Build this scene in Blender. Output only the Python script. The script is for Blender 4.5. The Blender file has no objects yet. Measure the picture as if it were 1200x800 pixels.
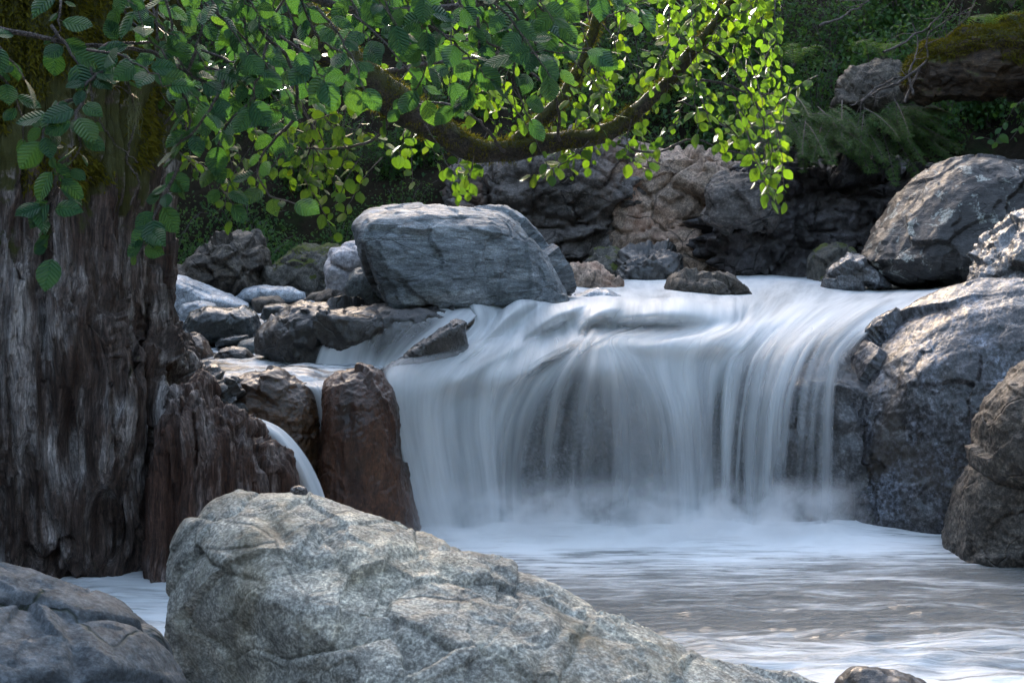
import bpy, math, random
import numpy as np
from mathutils import Vector

# ------------------------------------------------------------------ camera, sky, sun
SC = bpy.context.scene
COL = SC.collection
F = 1667.0                      # focal length in pixels of the 1200 px wide photograph (50 mm on 36 mm)
CAM_H = 2.0
HOR = 250.0                     # row of the horizon

def W(px, py, Y):
    return np.array([(px - 600.0) / F * Y, Y, CAM_H + (HOR - py) / F * Y])

cam_d = bpy.data.cameras.new("camera")
cam = bpy.data.objects.new("camera", cam_d)
COL.objects.link(cam)
cam.location = (0, 0, CAM_H)
cam.rotation_euler = (math.radians(90), 0, 0)
cam_d.lens = 50
cam_d.sensor_width = 36
cam_d.shift_y = -150.0 / 1200.0
cam_d.clip_start = 0.05
cam_d.clip_end = 400
cam_d.dof.use_dof = True
cam_d.dof.focus_distance = 8.6
cam_d.dof.aperture_fstop = 10
SC.camera = cam

SUN_EL = math.radians(22)
SUN_AZ = math.radians(-12)       # measured from +Y (straight ahead) towards +X
wd = bpy.data.worlds.new("World")
SC.world = wd
wd.use_nodes = True
wn = wd.node_tree
bg = wn.nodes['Background']
sky = wn.nodes.new('ShaderNodeTexSky')
sky.sky_type = 'NISHITA'
sky.sun_disc = False
sky.sun_elevation = SUN_EL
sky.sun_rotation = SUN_AZ
sky.air_density = 1.0
sky.dust_density = 2.0
sky.ozone_density = 1.0
wb = wn.nodes.new('ShaderNodeMix'); wb.data_type = 'RGBA'; wb.blend_type = 'MULTIPLY'; wb.inputs[0].default_value = 1.0
wb.inputs[7].default_value = (1.12, 1.0, .87, 1)          # the camera's white balance for open shade
wn.links.new(sky.outputs[0], wb.inputs[6])
wn.links.new(wb.outputs[2], bg.inputs[0])
bg.inputs[1].default_value = 0.15

sd = bpy.data.lights.new("sun", 'SUN')
sd.energy = 2.1
sd.angle = math.radians(0.6)
sd.color = (1.0, 0.94, 0.84)
sun = bpy.data.objects.new("sun", sd)
COL.objects.link(sun)
sdir = Vector((math.sin(SUN_AZ) * math.cos(SUN_EL), math.cos(SUN_AZ) * math.cos(SUN_EL), math.sin(SUN_EL)))
sun.rotation_euler = sdir.to_track_quat('Z', 'Y').to_euler()

SC.view_settings.view_transform = 'Standard'
SC.view_settings.look = 'None'
SC.view_settings.exposure = 2.85
SC.view_settings.gamma = 1.0
SC.view_settings.use_curve_mapping = False
SC.cycles.max_bounces = 8
SC.cycles.diffuse_bounces = 3
SC.cycles.glossy_bounces = 2
SC.cycles.transmission_bounces = 4
SC.cycles.transparent_max_bounces = 14
SC.cycles.volume_bounces = 3
SC.cycles.use_adaptive_sampling = True
SC.cycles.adaptive_threshold = 0.015
SC.cycles.caustics_reflective = False
SC.cycles.caustics_refractive = False

# ------------------------------------------------------------------ numpy noise
_g = np.random.default_rng(7)
_PERM = _g.permutation(4096).astype(np.int64)
_GR = _g.normal(size=(4096, 3)); _GR /= np.linalg.norm(_GR, axis=1)[:, None]
_RV = _g.random((4096, 3))

def _h(ix, iy, iz, seed):
    a = _PERM[(ix + seed * 131) & 4095]
    a = _PERM[(a + iy) & 4095]
    return _PERM[(a + iz) & 4095]

def pn(p, seed=0):
    p = np.asarray(p, float)
    i = np.floor(p).astype(np.int64); f = p - i
    u = f * f * f * (f * (f * 6 - 15) + 10)
    out = np.zeros(len(p))
    for dx in (0, 1):
        wx = u[:, 0] if dx else 1 - u[:, 0]
        for dy in (0, 1):
            wy = u[:, 1] if dy else 1 - u[:, 1]
            for dz in (0, 1):
                wz = u[:, 2] if dz else 1 - u[:, 2]
                g = _GR[_h(i[:, 0] + dx, i[:, 1] + dy, i[:, 2] + dz, seed)]
                d = g[:, 0] * (f[:, 0] - dx) + g[:, 1] * (f[:, 1] - dy) + g[:, 2] * (f[:, 2] - dz)
                out += wx * wy * wz * d
    return out * 1.6

def fbm(p, octv=4, seed=0, gain=.5):
    o = np.zeros(len(p)); a = 1.0; q = np.asarray(p, float)
    for k in range(octv):
        o += a * pn(q, seed + k); a *= gain; q = q * 2.03 + 3.1
    return o

def ridged(p, octv=4, seed=0, gain=.5):
    o = np.zeros(len(p)); a = 1.0; q = np.asarray(p, float)
    for k in range(octv):
        o += a * (1 - np.abs(pn(q, seed + k)) * 2.2); a *= gain; q = q * 2.07 + 1.7
    return o - .8

def worley(p, seed=0):
    """distance to the nearest and second nearest feature point, and a planar chip offset of the nearest cell"""
    p = np.asarray(p, float)
    i = np.floor(p).astype(np.int64)
    n = len(p)
    f1 = np.full(n, 9.0); f2 = np.full(n, 9.0); chip = np.zeros(n); cid = np.zeros(n, np.int64)
    for dx in (-1, 0, 1):
        for dy in (-1, 0, 1):
            for dz in (-1, 0, 1):
                h = _h(i[:, 0] + dx, i[:, 1] + dy, i[:, 2] + dz, seed)
                c = np.stack([i[:, 0] + dx, i[:, 1] + dy, i[:, 2] + dz], 1) + _RV[h]
                v = p - c
                d = np.sqrt((v * v).sum(1))
                near = d < f1
                f2 = np.where(near, f1, np.minimum(f2, d))
                f1 = np.where(near, d, f1)
                g = _GR[(h + 17) & 4095]
                chip = np.where(near, (g * v).sum(1) + (_RV[h][:, 1] - .5) * .7, chip)
                cid = np.where(near, h, cid)
    return f1, f2, chip, cid

def sstep(a, b, x):
    t = np.clip((x - a) / (b - a), 0, 1)
    return t * t * (3 - 2 * t)

# ------------------------------------------------------------------ object helpers
def tag(o, label=None, cat=None, group=None, kind=None):
    if label: o['label'] = label
    if cat: o['category'] = cat
    if group: o['group'] = group
    if kind: o['kind'] = kind
    return o

def empty(name, loc):
    o = bpy.data.objects.new(name, None)
    o.location = tuple(float(v) for v in loc)
    o.empty_display_size = .1
    COL.objects.link(o)
    return o

def mesh_np(name, V, faces, mat, origin=(0, 0, 0), parent=None, smooth=True, uv=None, attrs=None):
    """faces: (N,3) or (N,4) int array; V in world coordinates, origin in world coordinates"""
    V = np.asarray(V, float); faces = np.asarray(faces, np.int32)
    o3 = np.asarray(origin, float)
    me = bpy.data.meshes.new(name)
    k = faces.shape[1]
    me.vertices.add(len(V)); me.vertices.foreach_set('co', (V - o3).astype(np.float32).ravel())
    me.loops.add(faces.size); me.loops.foreach_set('vertex_index', faces.ravel())
    me.polygons.add(len(faces))
    me.polygons.foreach_set('loop_start', np.arange(0, faces.size, k, dtype=np.int32))
    me.polygons.foreach_set('loop_total', np.full(len(faces), k, np.int32))
    me.update(calc_edges=True)
    me.validate()
    if smooth:
        me.polygons.foreach_set('use_smooth', np.ones(len(me.polygons), bool))
    if uv is not None:
        l = me.uv_layers.new(name='UVMap')
        idx = np.empty(len(me.loops), np.int32); me.loops.foreach_get('vertex_index', idx)
        l.data.foreach_set('uv', np.asarray(uv, np.float32)[idx].ravel())
    for nm, arr in (attrs or {}).items():
        a = me.attributes.new(nm, 'FLOAT', 'POINT'); a.data.foreach_set('value', np.asarray(arr, np.float32))
    if mat is not None:
        me.materials.append(mat)
    ob = bpy.data.objects.new(name, me)
    COL.objects.link(ob)
    if parent is not None:
        ob.parent = parent
        pl = parent
        off = o3 - np.array(world_loc(pl))
        ob.location = tuple(off)
    else:
        ob.location = tuple(o3)
    return ob

def world_loc(o):
    v = Vector(o.location)
    while o.parent is not None:
        o = o.parent; v = v + Vector(o.location)
    return v

def grid_faces(m, n):
    a = np.arange(m * n).reshape(m, n)
    return np.stack([a[:-1, :-1], a[:-1, 1:], a[1:, 1:], a[1:, :-1]], -1).reshape(-1, 4)

def catmull(P, m):
    """resample rows P (k,d) to m rows, even steps along the first three columns"""
    P = np.asarray(P, float); k = len(P)
    A = np.vstack([2 * P[0] - P[1], P, 2 * P[-1] - P[-2]])
    t = np.linspace(0, k - 1 - 1e-6, max(m * 4, 60))
    i = np.floor(t).astype(int); f = (t - i)[:, None]
    p0, p1, p2, p3 = A[i], A[i + 1], A[i + 2], A[i + 3]
    c = .5 * (2 * p1 + (p2 - p0) * f + (2 * p0 - 5 * p1 + 4 * p2 - p3) * f ** 2 + (3 * p1 - p0 - 3 * p2 + p3) * f ** 3)
    s = np.r_[0, np.cumsum(np.linalg.norm(np.diff(c[:, :3], axis=0), axis=1))]
    q = np.linspace(0, s[-1], m)
    return np.stack([np.interp(q, s, c[:, j]) for j in range(c.shape[1])], 1)

def tube(pts, r0, r1, sides=8, wob=0, seed=0, rad=None):
    """a tapered tube along pts; returns V, F(quads)"""
    P = np.asarray(pts, float); n = len(P)
    T = np.gradient(P, axis=0); T /= np.linalg.norm(T, axis=1)[:, None] + 1e-9
    up = np.array([0.13, .2, 1.0]); up /= np.linalg.norm(up)
    A = np.cross(T, up); A /= np.linalg.norm(A, axis=1)[:, None] + 1e-9
    B = np.cross(A, T)
    R = np.linspace(r0, r1, n) if rad is None else np.asarray(rad)
    th = np.linspace(0, 2 * math.pi, sides, endpoint=False)
    V = P[:, None, :] + R[:, None, None] * (np.cos(th)[None, :, None] * A[:, None, :] + np.sin(th)[None, :, None] * B[:, None, :])
    V = V.reshape(-1, 3)
    if wob:
        N = V - np.repeat(P, sides, 0); L = np.linalg.norm(N, axis=1)[:, None] + 1e-9
        V = V + N / L * (fbm(V * 9, 3, seed) * wob)[:, None]
    a = np.arange(n * sides).reshape(n, sides)
    b = np.roll(a, -1, 1)
    Fq = np.stack([a[:-1], b[:-1], b[1:], a[1:]], -1).reshape(-1, 4)
    return V, Fq

class Acc:
    def __init__(s): s.V = []; s.F = []; s.U = []; s.n = 0
    def add(s, V, Fq, U=None):
        s.V.append(V); s.F.append(np.asarray(Fq) + s.n); s.n += len(V)
        s.U.append(U if U is not None else np.zeros((len(V), 2)))
    def build(s, name, mat, origin=(0, 0, 0), parent=None, smooth=True):
        return mesh_np(name, np.vstack(s.V), np.vstack(s.F), mat, origin, parent, smooth, uv=np.vstack(s.U))

# ------------------------------------------------------------------ rock builder
def loft(outline, Y, T, dz=0.0, dx=0.0, shear=(0, 0), n=72, flat=0.0):
    O = np.asarray([W(p[0], p[1], Y) for p in outline])
    O = np.vstack([O, O[:1]])
    s = np.r_[0, np.cumsum(np.linalg.norm(np.diff(O, axis=0), axis=1))]
    q = np.linspace(0, s[-1], n, endpoint=False)
    R = np.stack([np.interp(q, s, O[:, j]) for j in range(3)], 1)
    c = (R.max(0) + R.min(0)) / 2 * .5 + R.mean(0) * .5
    prof = [(.4, -.98), (.72, -.84 - flat * .1), (.9, -.55 - flat * .3), (.975, -.25 - flat * .3), (1.0, 0), (.975, .25), (.9, .55), (.72, .84), (.4, .98)]
    rings = []
    for sc, t in prof:
        k = (1 - sc)
        sh = np.array([dx, 0, dz]) * k * (1 if t < 0 else -.4)
        P = c + (R - c) * sc + sh
        P[:, 1] = Y + t * T
        if t > 0: P[:, 2] -= np.maximum(CAM_H - P[:, 2], 0) * t * T / Y       # the back of the rock falls away from its crest
        rings.append(P)
    V = np.vstack(rings + [c[None] + [[dx, -T, dz]], c[None] + [[-dx * .4, T, -dz * .4]]])
    V[:, 1] += shear[0] * (V[:, 0] - c[0]) + shear[1] * (V[:, 2] - c[2])
    m = len(prof)
    fs = []
    for a in range(m - 1):
        for b in range(n):
            b2 = (b + 1) % n
            fs.append((a * n + b, a * n + b2, (a + 1) * n + b2, (a + 1) * n + b))
    i0, i1 = m * n, m * n + 1
    tr = []
    for b in range(n):
        b2 = (b + 1) % n
        tr.append((i0, b2, b)); tr.append((i1, (m - 1) * n + b, (m - 1) * n + b2))
    return V, fs + tr, c

def remesh(V, faces, voxel, smooth):
    me = bpy.data.meshes.new('tmp')
    me.from_pydata([tuple(v) for v in V], [], [tuple(int(i) for i in f) for f in faces])
    ob = bpy.data.objects.new('tmp', me)
    COL.objects.link(ob)
    m = ob.modifiers.new('r', 'REMESH'); m.mode = 'VOXEL'; m.voxel_size = voxel; m.adaptivity = 0
    if smooth:
        s = ob.modifiers.new('s', 'SMOOTH'); s.factor = .5; s.iterations = smooth
    dg = bpy.context.evaluated_depsgraph_get()
    ev = ob.evaluated_get(dg)
    m2 = ev.to_mesh()
    nv = len(m2.vertices)
    co = np.empty(nv * 3, np.float32); m2.vertices.foreach_get('co', co)
    no = np.empty(nv * 3, np.float32); m2.vertex_normals.foreach_get('vector', no)
    nf = len(m2.polygons)
    idx = np.empty(len(m2.loops), np.int32); m2.loops.foreach_get('vertex_index', idx)
    ev.to_mesh_clear()
    bpy.data.objects.remove(ob); bpy.data.meshes.remove(me)
    return co.reshape(-1, 3).astype(float), no.reshape(-1, 3).astype(float), idx.reshape(-1, 4)

def displace(V, N, spec, seed):
    D = np.zeros(len(V))
    for k, sp in enumerate(spec):
        t, sc, amp = sp[0], sp[1], sp[2]
        st = np.array(sp[3]) if len(sp) > 3 and sp[3] is not None else np.ones(3)
        R = sp[4] if len(sp) > 4 else None
        P = V if R is None else V @ R.T
        P = P * st * sc + seed * 5.37 + k * 2.3
        if t == 'fbm': D += amp * fbm(P, 5, seed + k)
        elif t == 'ridge': D += amp * ridged(P, 4, seed + k)
        elif t == 'facet':
            Pw = P + .25 * np.stack([pn(P * 1.3, seed + 5), pn(P * 1.3, seed + 6), pn(P * 1.3, seed + 7)], 1)
            f1, f2, chip, _ = worley(Pw, seed + k)
            D += amp * chip * 1.4
        elif t == 'plate':
            f1, f2, chip, _ = worley(P + .06 * np.stack([pn(P * 1.3, seed + 5), pn(P * 1.3, seed + 6), pn(P * 1.3, seed + 7)], 1), seed + k)
            D += amp * (chip * 1.5 - .5 * np.exp(-((f2 - f1) / .05) ** 2))
        elif t == 'crack':
            Pw = P + .3 * np.stack([pn(P * 1.7, seed + 5), pn(P * 1.7, seed + 6), pn(P * 1.7, seed + 7)], 1)
            f1, f2, _, _ = worley(Pw, seed + k)
            D -= amp * np.exp(-((f2 - f1) / .065) ** 2)
        elif t == 'strata':
            x = P[:, 2] + .35 * pn(P * .6, seed + 3)
            i = np.floor(x); f = x - i
            h = _RV[_PERM[(i.astype(np.int64) + seed * 7) & 4095], 0]
            h2 = _RV[_PERM[(i.astype(np.int64) + 1 + seed * 7) & 4095], 0]
            D += amp * ((h + (h2 - h) * sstep(.82, 1.0, f)) - .5)
        elif t == 'groove':
            x = pn(P, seed + k)
            D -= amp * np.exp(-(x / .07) ** 2)
    return V + N * D[:, None]

def rot(ax, ay, az):
    from mathutils import Euler
    return np.array(Euler((math.radians(ax), math.radians(ay), math.radians(az))).to_matrix())

STD = [('fbm', 1.6, .05), ('facet', 3.0, .035), ('facet', 8, .006), ('ridge', 8, .007), ('ridge', 26, .003)]
ROUND = [('fbm', 2.2, .04), ('fbm', 9, .008), ('fbm', 40, .002)]
ROCKS = {}

def rock(name, label, outline, Y, T, mat, cat='rock', spec=None, voxel=.02, smooth=6, seed=1, group=None, parent=None, origin=None, kind=None, extra=None, **kw):
    V, fs, c = loft(outline, Y, T, **kw)
    co, no, q = remesh(V, fs, voxel, smooth)
    sp = spec if spec is not None else STD
    co = displace(co, no, sp, seed)
    if extra is not None: co = extra(co, no)
    org = origin if origin is not None else (c[0], Y, co[:, 2].min())
    ob = mesh_np(name, co, q, mat, org, parent)
    if parent is None: tag(ob, label, cat, group, kind)
    elif label: ob['label'] = label
    ROCKS[label or name] = (co, no)
    return ob

# ------------------------------------------------------------------ material helpers
class NT:
    def __init__(s, name):
        s.m = bpy.data.materials.new(name); s.m.use_nodes = True
        s.t = s.m.node_tree; s.t.nodes.clear()
        s.out = s.t.nodes.new('ShaderNodeOutputMaterial')
    def n(s, typ, **kw):
        nd = s.t.nodes.new(typ)
        for k, v in kw.items(): setattr(nd, k, v)
        return nd
    def l(s, a, b): s.t.links.new(a, b)
    def val(s, sock, v):
        if isinstance(v, (int, float, tuple, list)): sock.default_value = v
        else: s.l(v, sock)
    def noise(s, vec, scale, detail=4, rough=.55, dist=0.0):
        nd = s.n('ShaderNodeTexNoise'); s.l(vec, nd.inputs['Vector'])
        nd.inputs['Scale'].default_value = scale; nd.inputs['Detail'].default_value = detail
        nd.inputs['Roughness'].default_value = rough; nd.inputs['Distortion'].default_value = dist
        return nd.outputs['Fac']
    def vor(s, vec, scale, feat='F1', out='Distance', rnd=1.0):
        nd = s.n('ShaderNodeTexVoronoi', feature=feat); s.l(vec, nd.inputs['Vector'])
        nd.inputs['Scale'].default_value = scale; nd.inputs['Randomness'].default_value = rnd
        return nd.outputs[out]
    def ramp(s, fac, stops):
        nd = s.n('ShaderNodeValToRGB'); cr = nd.color_ramp
        while len(cr.elements) < len(stops): cr.elements.new(.5)
        for e, (p, c) in zip(cr.elements, stops):
            e.position = p; e.color = (c if len(c) == 4 else (*c, 1)) if not isinstance(c, (int, float)) else (c, c, c, 1)
        s.l(fac, nd.inputs[0]); return nd.outputs[0]
    def math(s, op, a, b=0.0, c=None, clamp=False):
        nd = s.n('ShaderNodeMath', operation=op, use_clamp=clamp)
        s.val(nd.inputs[0], a); s.val(nd.inputs[1], b)
        if c is not None: s.val(nd.inputs[2], c)
        return nd.outputs[0]
    def mix(s, fac, a, b, blend='MIX'):
        nd = s.n('ShaderNodeMix', data_type='RGBA', blend_type=blend)
        s.val(nd.inputs[0], fac)
        s.val(nd.inputs[6], a if not isinstance(a, tuple) else (*a[:3], 1))
        s.val(nd.inputs[7], b if not isinstance(b, tuple) else (*b[:3], 1))
        return nd.outputs[2]
    def mapping(s, vec, scale=(1, 1, 1), r=(0, 0, 0), loc=(0, 0, 0)):
        nd = s.n('ShaderNodeMapping'); s.l(vec, nd.inputs[0])
        nd.inputs['Scale'].default_value = scale
        nd.inputs['Rotation'].default_value = tuple(math.radians(a) for a in r)
        nd.inputs['Location'].default_value = loc
        return nd.outputs[0]
    def bump(s, h, strength, dist, nrm=None):
        nd = s.n('ShaderNodeBump'); s.l(h, nd.inputs['Height'])
        nd.inputs['Strength'].default_value = strength; nd.inputs['Distance'].default_value = dist
        if nrm is not None: s.l(nrm, nd.inputs['Normal'])
        return nd.outputs[0]
    def obj(s): return s.n('ShaderNodeTexCoord').outputs['Object']
    def uv(s): return s.n('ShaderNodeTexCoord').outputs['UV']
    def bsdf(s, color, rough, spec=.5, normal=None, **kw):
        b = s.n('ShaderNodeBsdfPrincipled')
        s.val(b.inputs['Base Color'], color if not isinstance(color, tuple) else (*color[:3], 1))
        s.val(b.inputs['Roughness'], rough)
        b.inputs['Specular IOR Level'].default_value = spec
        if normal is not None: s.l(normal, b.inputs['Normal'])
        for k, v in kw.items(): s.val(b.inputs[k], v)
        return b.outputs[0]
    def done(s, sh):
        s.l(sh, s.out.inputs[0]); return s.m

MOSS_D, MOSS_L = (.03, .042, .007), (.12, .14, .018)

def rock_mat(name, c1, c2, c3, scale=2.5, speck=.25, speck_scale=90, stretch=(1, 1, 1), r=(0, 0, 0), rough=(.45, .8),
             moss=0.0, vein=0.0, vein_scale=3.0, vein_col=(.03, .028, .025), bump=1.0, lichen=0.0, lichen_col=(.45, .47, .42), wet=0.0,
             stain=0.0, stain_col=(.10, .04, .015), bscale=1.0, wetline=0.0):
    s = NT(name); o = s.obj(); v = s.mapping(o, stretch, r)
    n1 = s.noise(v, scale, 8, .62, .4)
    n2 = s.noise(v, scale * 7, 6, .6)
    n3 = s.noise(o, speck_scale, 4, .7)
    n4 = s.noise(v, scale * 26, 5, .65)
    col = s.ramp(n1, [(.30, c1), (.5, c2), (.70, c3)])
    col = s.mix(1.0, col, s.ramp(n2, [(.30, .45), (.5, .95), (.70, 1.45)]), 'MULTIPLY')
    col = s.mix(1.0, col, s.ramp(n4, [(.34, .68), (.5, 1.0), (.66, 1.3)]), 'MULTIPLY')
    k3 = s.ramp(n3, [(.38, 1 - speck), (.5, 1.0), (.62, 1 + speck * 1.9)])
    col = s.mix(1.0, col, k3, 'MULTIPLY')
    if stain:
        st = s.noise(s.mapping(o, (1, 1, .5), loc=(3, 7, 1)), scale * .9, 6, .6, .8)
        col = s.mix(s.ramp(st, [(.5, 0.0), (.66, stain)]), col, stain_col)
    vh = None
    if vein:
        ds = s.n('ShaderNodeTexNoise'); s.l(v, ds.inputs[0]); ds.inputs['Scale'].default_value = vein_scale * .8; ds.inputs['Detail'].default_value = 5
        va = s.n('ShaderNodeVectorMath', operation='MULTIPLY_ADD'); s.l(ds.outputs['Color'], va.inputs[0])
        va.inputs[1].default_value = (.35, .35, .35); s.l(v, va.inputs[2])
        e = s.vor(va.outputs[0], vein_scale, 'DISTANCE_TO_EDGE')
        brk = s.noise(o, vein_scale * 1.1, 2, .5)
        w = s.math('MULTIPLY', s.ramp(e, [(0.0, 1.0), (.022, 0.0)]), s.ramp(brk, [(.42, 0.0), (.55, 1.0)]))
        col = s.mix(s.math('MULTIPLY', w, vein), col, vein_col)
        vh = w
    if lichen:
        ln = s.noise(o, 7, 6, .65, .6); ln2 = s.noise(o, 60, 3, .6)
        lf = s.math('MULTIPLY', s.ramp(ln, [(.56, 0.0), (.62, 1.0)]), s.ramp(ln2, [(.40, 0.2), (.55, 1.0)]))
        col = s.mix(s.math('MULTIPLY', lf, lichen), col, lichen_col)
    h = s.math('ADD', s.math('MULTIPLY', n2, .6), s.math('MULTIPLY', n4, .38))
    h = s.math('ADD', h, s.math('MULTIPLY', n3, .10))
    if vh is not None: h = s.math('SUBTRACT', h, s.math('MULTIPLY', vh, .5))
    rg = s.ramp(s.noise(o, scale * 3, 4, .6), [(.35, rough[0]), (.65, rough[1])])
    if wetline:
        zz = s.n('ShaderNodeSeparateXYZ'); s.l(o, zz.inputs[0])
        wf = s.math('ADD', s.math('SUBTRACT', wetline, zz.outputs[2]), s.math('MULTIPLY', s.math('SUBTRACT', s.noise(o, 6, 4, .6), .5), .25))
        wf = s.ramp(wf, [(0.0, 0.0), (.05, 1.0)])
        col = s.mix(wf, col, s.mix(1, col, (.42, .40, .38), 'MULTIPLY')); rg = s.mix(wf, rg, (.18, .18, .18))
    nrm = s.bump(h, min(1.0, .7 * bump), .02 * bscale)
    if moss:
        geo = s.n('ShaderNodeNewGeometry'); sep = s.n('ShaderNodeSeparateXYZ'); s.l(geo.outputs['Normal'], sep.inputs[0])
        mn = s.noise(o, 3.3, 6, .65, .3); mf = s.noise(o, 70, 4, .7)
        f = s.math('ADD', s.math('MULTIPLY', sep.outputs[2], .55), s.math('MULTIPLY', s.math('SUBTRACT', mn, .5), 2.2))
        f = s.math('ADD', f, moss - .75)
        f = s.math('ADD', f, s.math('MULTIPLY', s.math('SUBTRACT', mf, .5), .5))
        f = s.ramp(f, [(.12, 0.0), (.26, 1.0)])
        mc = s.mix(s.noise(o, 26, 5, .7), MOSS_D, MOSS_L)
        col = s.mix(f, col, mc)
        rg = s.mix(f, rg, (.95, .95, .95))
        hm = s.math('MULTIPLY', f, s.noise(o, 140, 3, .7))
        nrm = s.bump(hm, .8, .02, nrm)
    sh = s.bsdf(col, rg, .5, nrm, **({'Coat Weight': wet, 'Coat Roughness': .16} if wet else {}))
    return s.done(sh)
# ================================================================== MATERIALS
M_front = rock_mat('granite_pale', (0.1734, 0.175, 0.1581), (0.357, 0.345, 0.2976), (0.5712, 0.51, 0.3813), 1.5, .42, 75, rough=(.6, .85), vein=.35, vein_scale=1.6,
                   stain=.75, stain_col=(.15, .12, .065), lichen=.5, lichen_col=(.50, .48, .38), bump=1.1, bscale=1.1, moss=-.3)
M_slab = rock_mat('slab_grey', (0.0574, 0.0675, 0.0777), (0.0878, 0.1013, 0.1113), (0.1350, 0.1485, 0.1620), 2.2, .22, 60, rough=(.5, .8), vein=.9, vein_scale=2.4, vein_col=(.02, .03, .012), moss=.10)
M_blue = rock_mat('schist_blue', (.07, .085, .095), (.16, .185, .20), (.36, .39, .41), 2.6, .2, 90, stretch=(.55, 1, 2.4), r=(0, 12, 0), rough=(.4, .65),
                  vein=.5, vein_scale=2.6, bump=1.0, moss=.0)
M_white = rock_mat('quartzite', (.34, .33, .35), (.48, .46, .47), (.62, .6, .6), 2.4, .12, 70, rough=(.5, .7), vein=.4, vein_scale=3)
M_greyround = rock_mat('greenstone', (.07, .085, .085), (.11, .13, .13), (.17, .19, .185), 4, .15, 90, rough=(.35, .6))
M_wetdark = rock_mat('wet_dark', (.016, .016, .015), (.034, .031, .028), (.075, .066, .056), 3, .25, 80, rough=(.22, .5), wet=.25, vein=.3)
M_wetstone = rock_mat('wet_stone', (.018, .021, .022), (.035, .042, .042), (.07, .08, .08), 4, .2, 80, rough=(.18, .4), wet=.5)
M_palestone = rock_mat('pale_stone', (.22, .25, .28), (.34, .37, .40), (.5, .53, .56), 4, .15, 80, rough=(.3, .5), wet=.3)
M_wedge = rock_mat('wedge', (.02, .02, .02), (.045, .042, .04), (.10, .10, .10), 4, .5, 100, rough=(.25, .5), wet=.4)
M_red = rock_mat('rust_rock', (0.0231, 0.0101, 0.0062), (0.066, 0.0266, 0.0133), (0.1089, 0.049, 0.0257), 2.6, .22, 60, stretch=(1.5, 1.5, .5), rough=(.28, .6), wet=.25, moss=.06,
                 stain=.8, stain_col=(.02, .012, .008), bump=1.2)
M_rust2 = rock_mat('brown_rock', (.02, .011, .005), (.055, .026, .010), (.095, .045, .018), 3.5, .22, 60, rough=(.25, .55), wet=.3, moss=.05,
                   stain=.6, stain_col=(.012, .010, .007))
M_spray = rock_mat('gneiss_wet', (0.0191, 0.0158, 0.0134), (0.0455, 0.0455, 0.0502), (0.1051, 0.1195, 0.1482), 1.9, .9, 32, stretch=(1.6, 1, .8), r=(0, 35, 0), rough=(.2, .45), wet=.3,
                   stain=.7, stain_col=(.04, .028, .018), bump=1.1, moss=-.2, wetline=.22)
M_brown = rock_mat('gneiss_brown', (0.0340, 0.0286, 0.0231), (0.0680, 0.0564, 0.0449), (0.1292, 0.1156, 0.0986), 3.4, .55, 45, rough=(.4, .7), vein=.4, vein_scale=2.2, bump=1.2, wetline=.2)
M_oval = rock_mat('gneiss_dark', (0.0094, 0.0070, 0.0059), (0.0203, 0.0168, 0.0144), (0.0507, 0.0488, 0.0468), 2.4, .4, 50, stretch=(.7, 1, 2.2), r=(0, 40, 0), rough=(.35, .6), wet=.15,
                  lichen=.75, vein=.3, moss=-.02, bump=1.4)
M_shine = rock_mat('wet_pale', (0.0382, 0.0351, 0.0319), (0.1020, 0.1020, 0.1051), (0.2295, 0.2422, 0.2550), 4.5, .45, 60, rough=(.2, .45), wet=.5, stain=.8, stain_col=(.05, .035, .022), bump=1.3)
M_cliff = rock_mat('cliff', (0.0468, 0.0403, 0.035), (0.1014, 0.0864, 0.0759), (0.1794, 0.1548, 0.1386), 1.3, .3, 40, stretch=(.8, 1, 1.5), rough=(.45, .75), vein=.85, vein_scale=1.9,
                   stain=.75, stain_col=(.25, .15, .10), moss=.08, bump=1.5, bscale=2)
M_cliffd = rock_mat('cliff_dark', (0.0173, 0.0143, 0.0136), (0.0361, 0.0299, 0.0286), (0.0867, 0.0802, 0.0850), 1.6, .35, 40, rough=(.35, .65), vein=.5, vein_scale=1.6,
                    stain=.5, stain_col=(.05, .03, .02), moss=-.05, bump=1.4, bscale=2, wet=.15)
M_ochre = rock_mat('ochre_rock', (0.1463, 0.1035, 0.0742), (0.2632, 0.1890, 0.1361), (0.3705, 0.2430, 0.1733), 2, .3, 50, rough=(.5, .8), vein=.7, vein_scale=1.7, stain=.5, stain_col=(.30, .15, .09), bscale=1.6)
M_mossrock = rock_mat('mossy_rock', (.05, .045, .035), (.08, .072, .058), (.15, .14, .12), 3, .3, 50, rough=(.6, .85), moss=.5)
M_tri = rock_mat('tri_rock', (0.036, 0.0285, 0.021), (0.068, 0.0547, 0.0406), (0.12, 0.1013, 0.077), 3, .35, 50, rough=(.5, .8), vein=.5, vein_scale=3.5, bump=1.4)

# terrain: soil, litter and moss
def mat_ground():
    s = NT('forest_floor'); o = s.obj()
    n = s.noise(o, 1.2, 8, .65, .4); n2 = s.noise(o, 9, 6, .7); n3 = s.noise(o, 60, 4, .7)
    col = s.ramp(n, [(.35, (.014, .010, .006)), (.52, (.030, .022, .012)), (.62, (.020, .030, .008)), (.75, (.04, .055, .012))])
    col = s.mix(1, col, s.ramp(n2, [(.3, .45), (.7, 1.4)]), 'MULTIPLY')
    h = s.math('ADD', n2, s.math('MULTIPLY', n3, .5))
    return s.done(s.bsdf(col, .95, .2, s.bump(h, 1, .06)))
M_ground = mat_ground()

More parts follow.
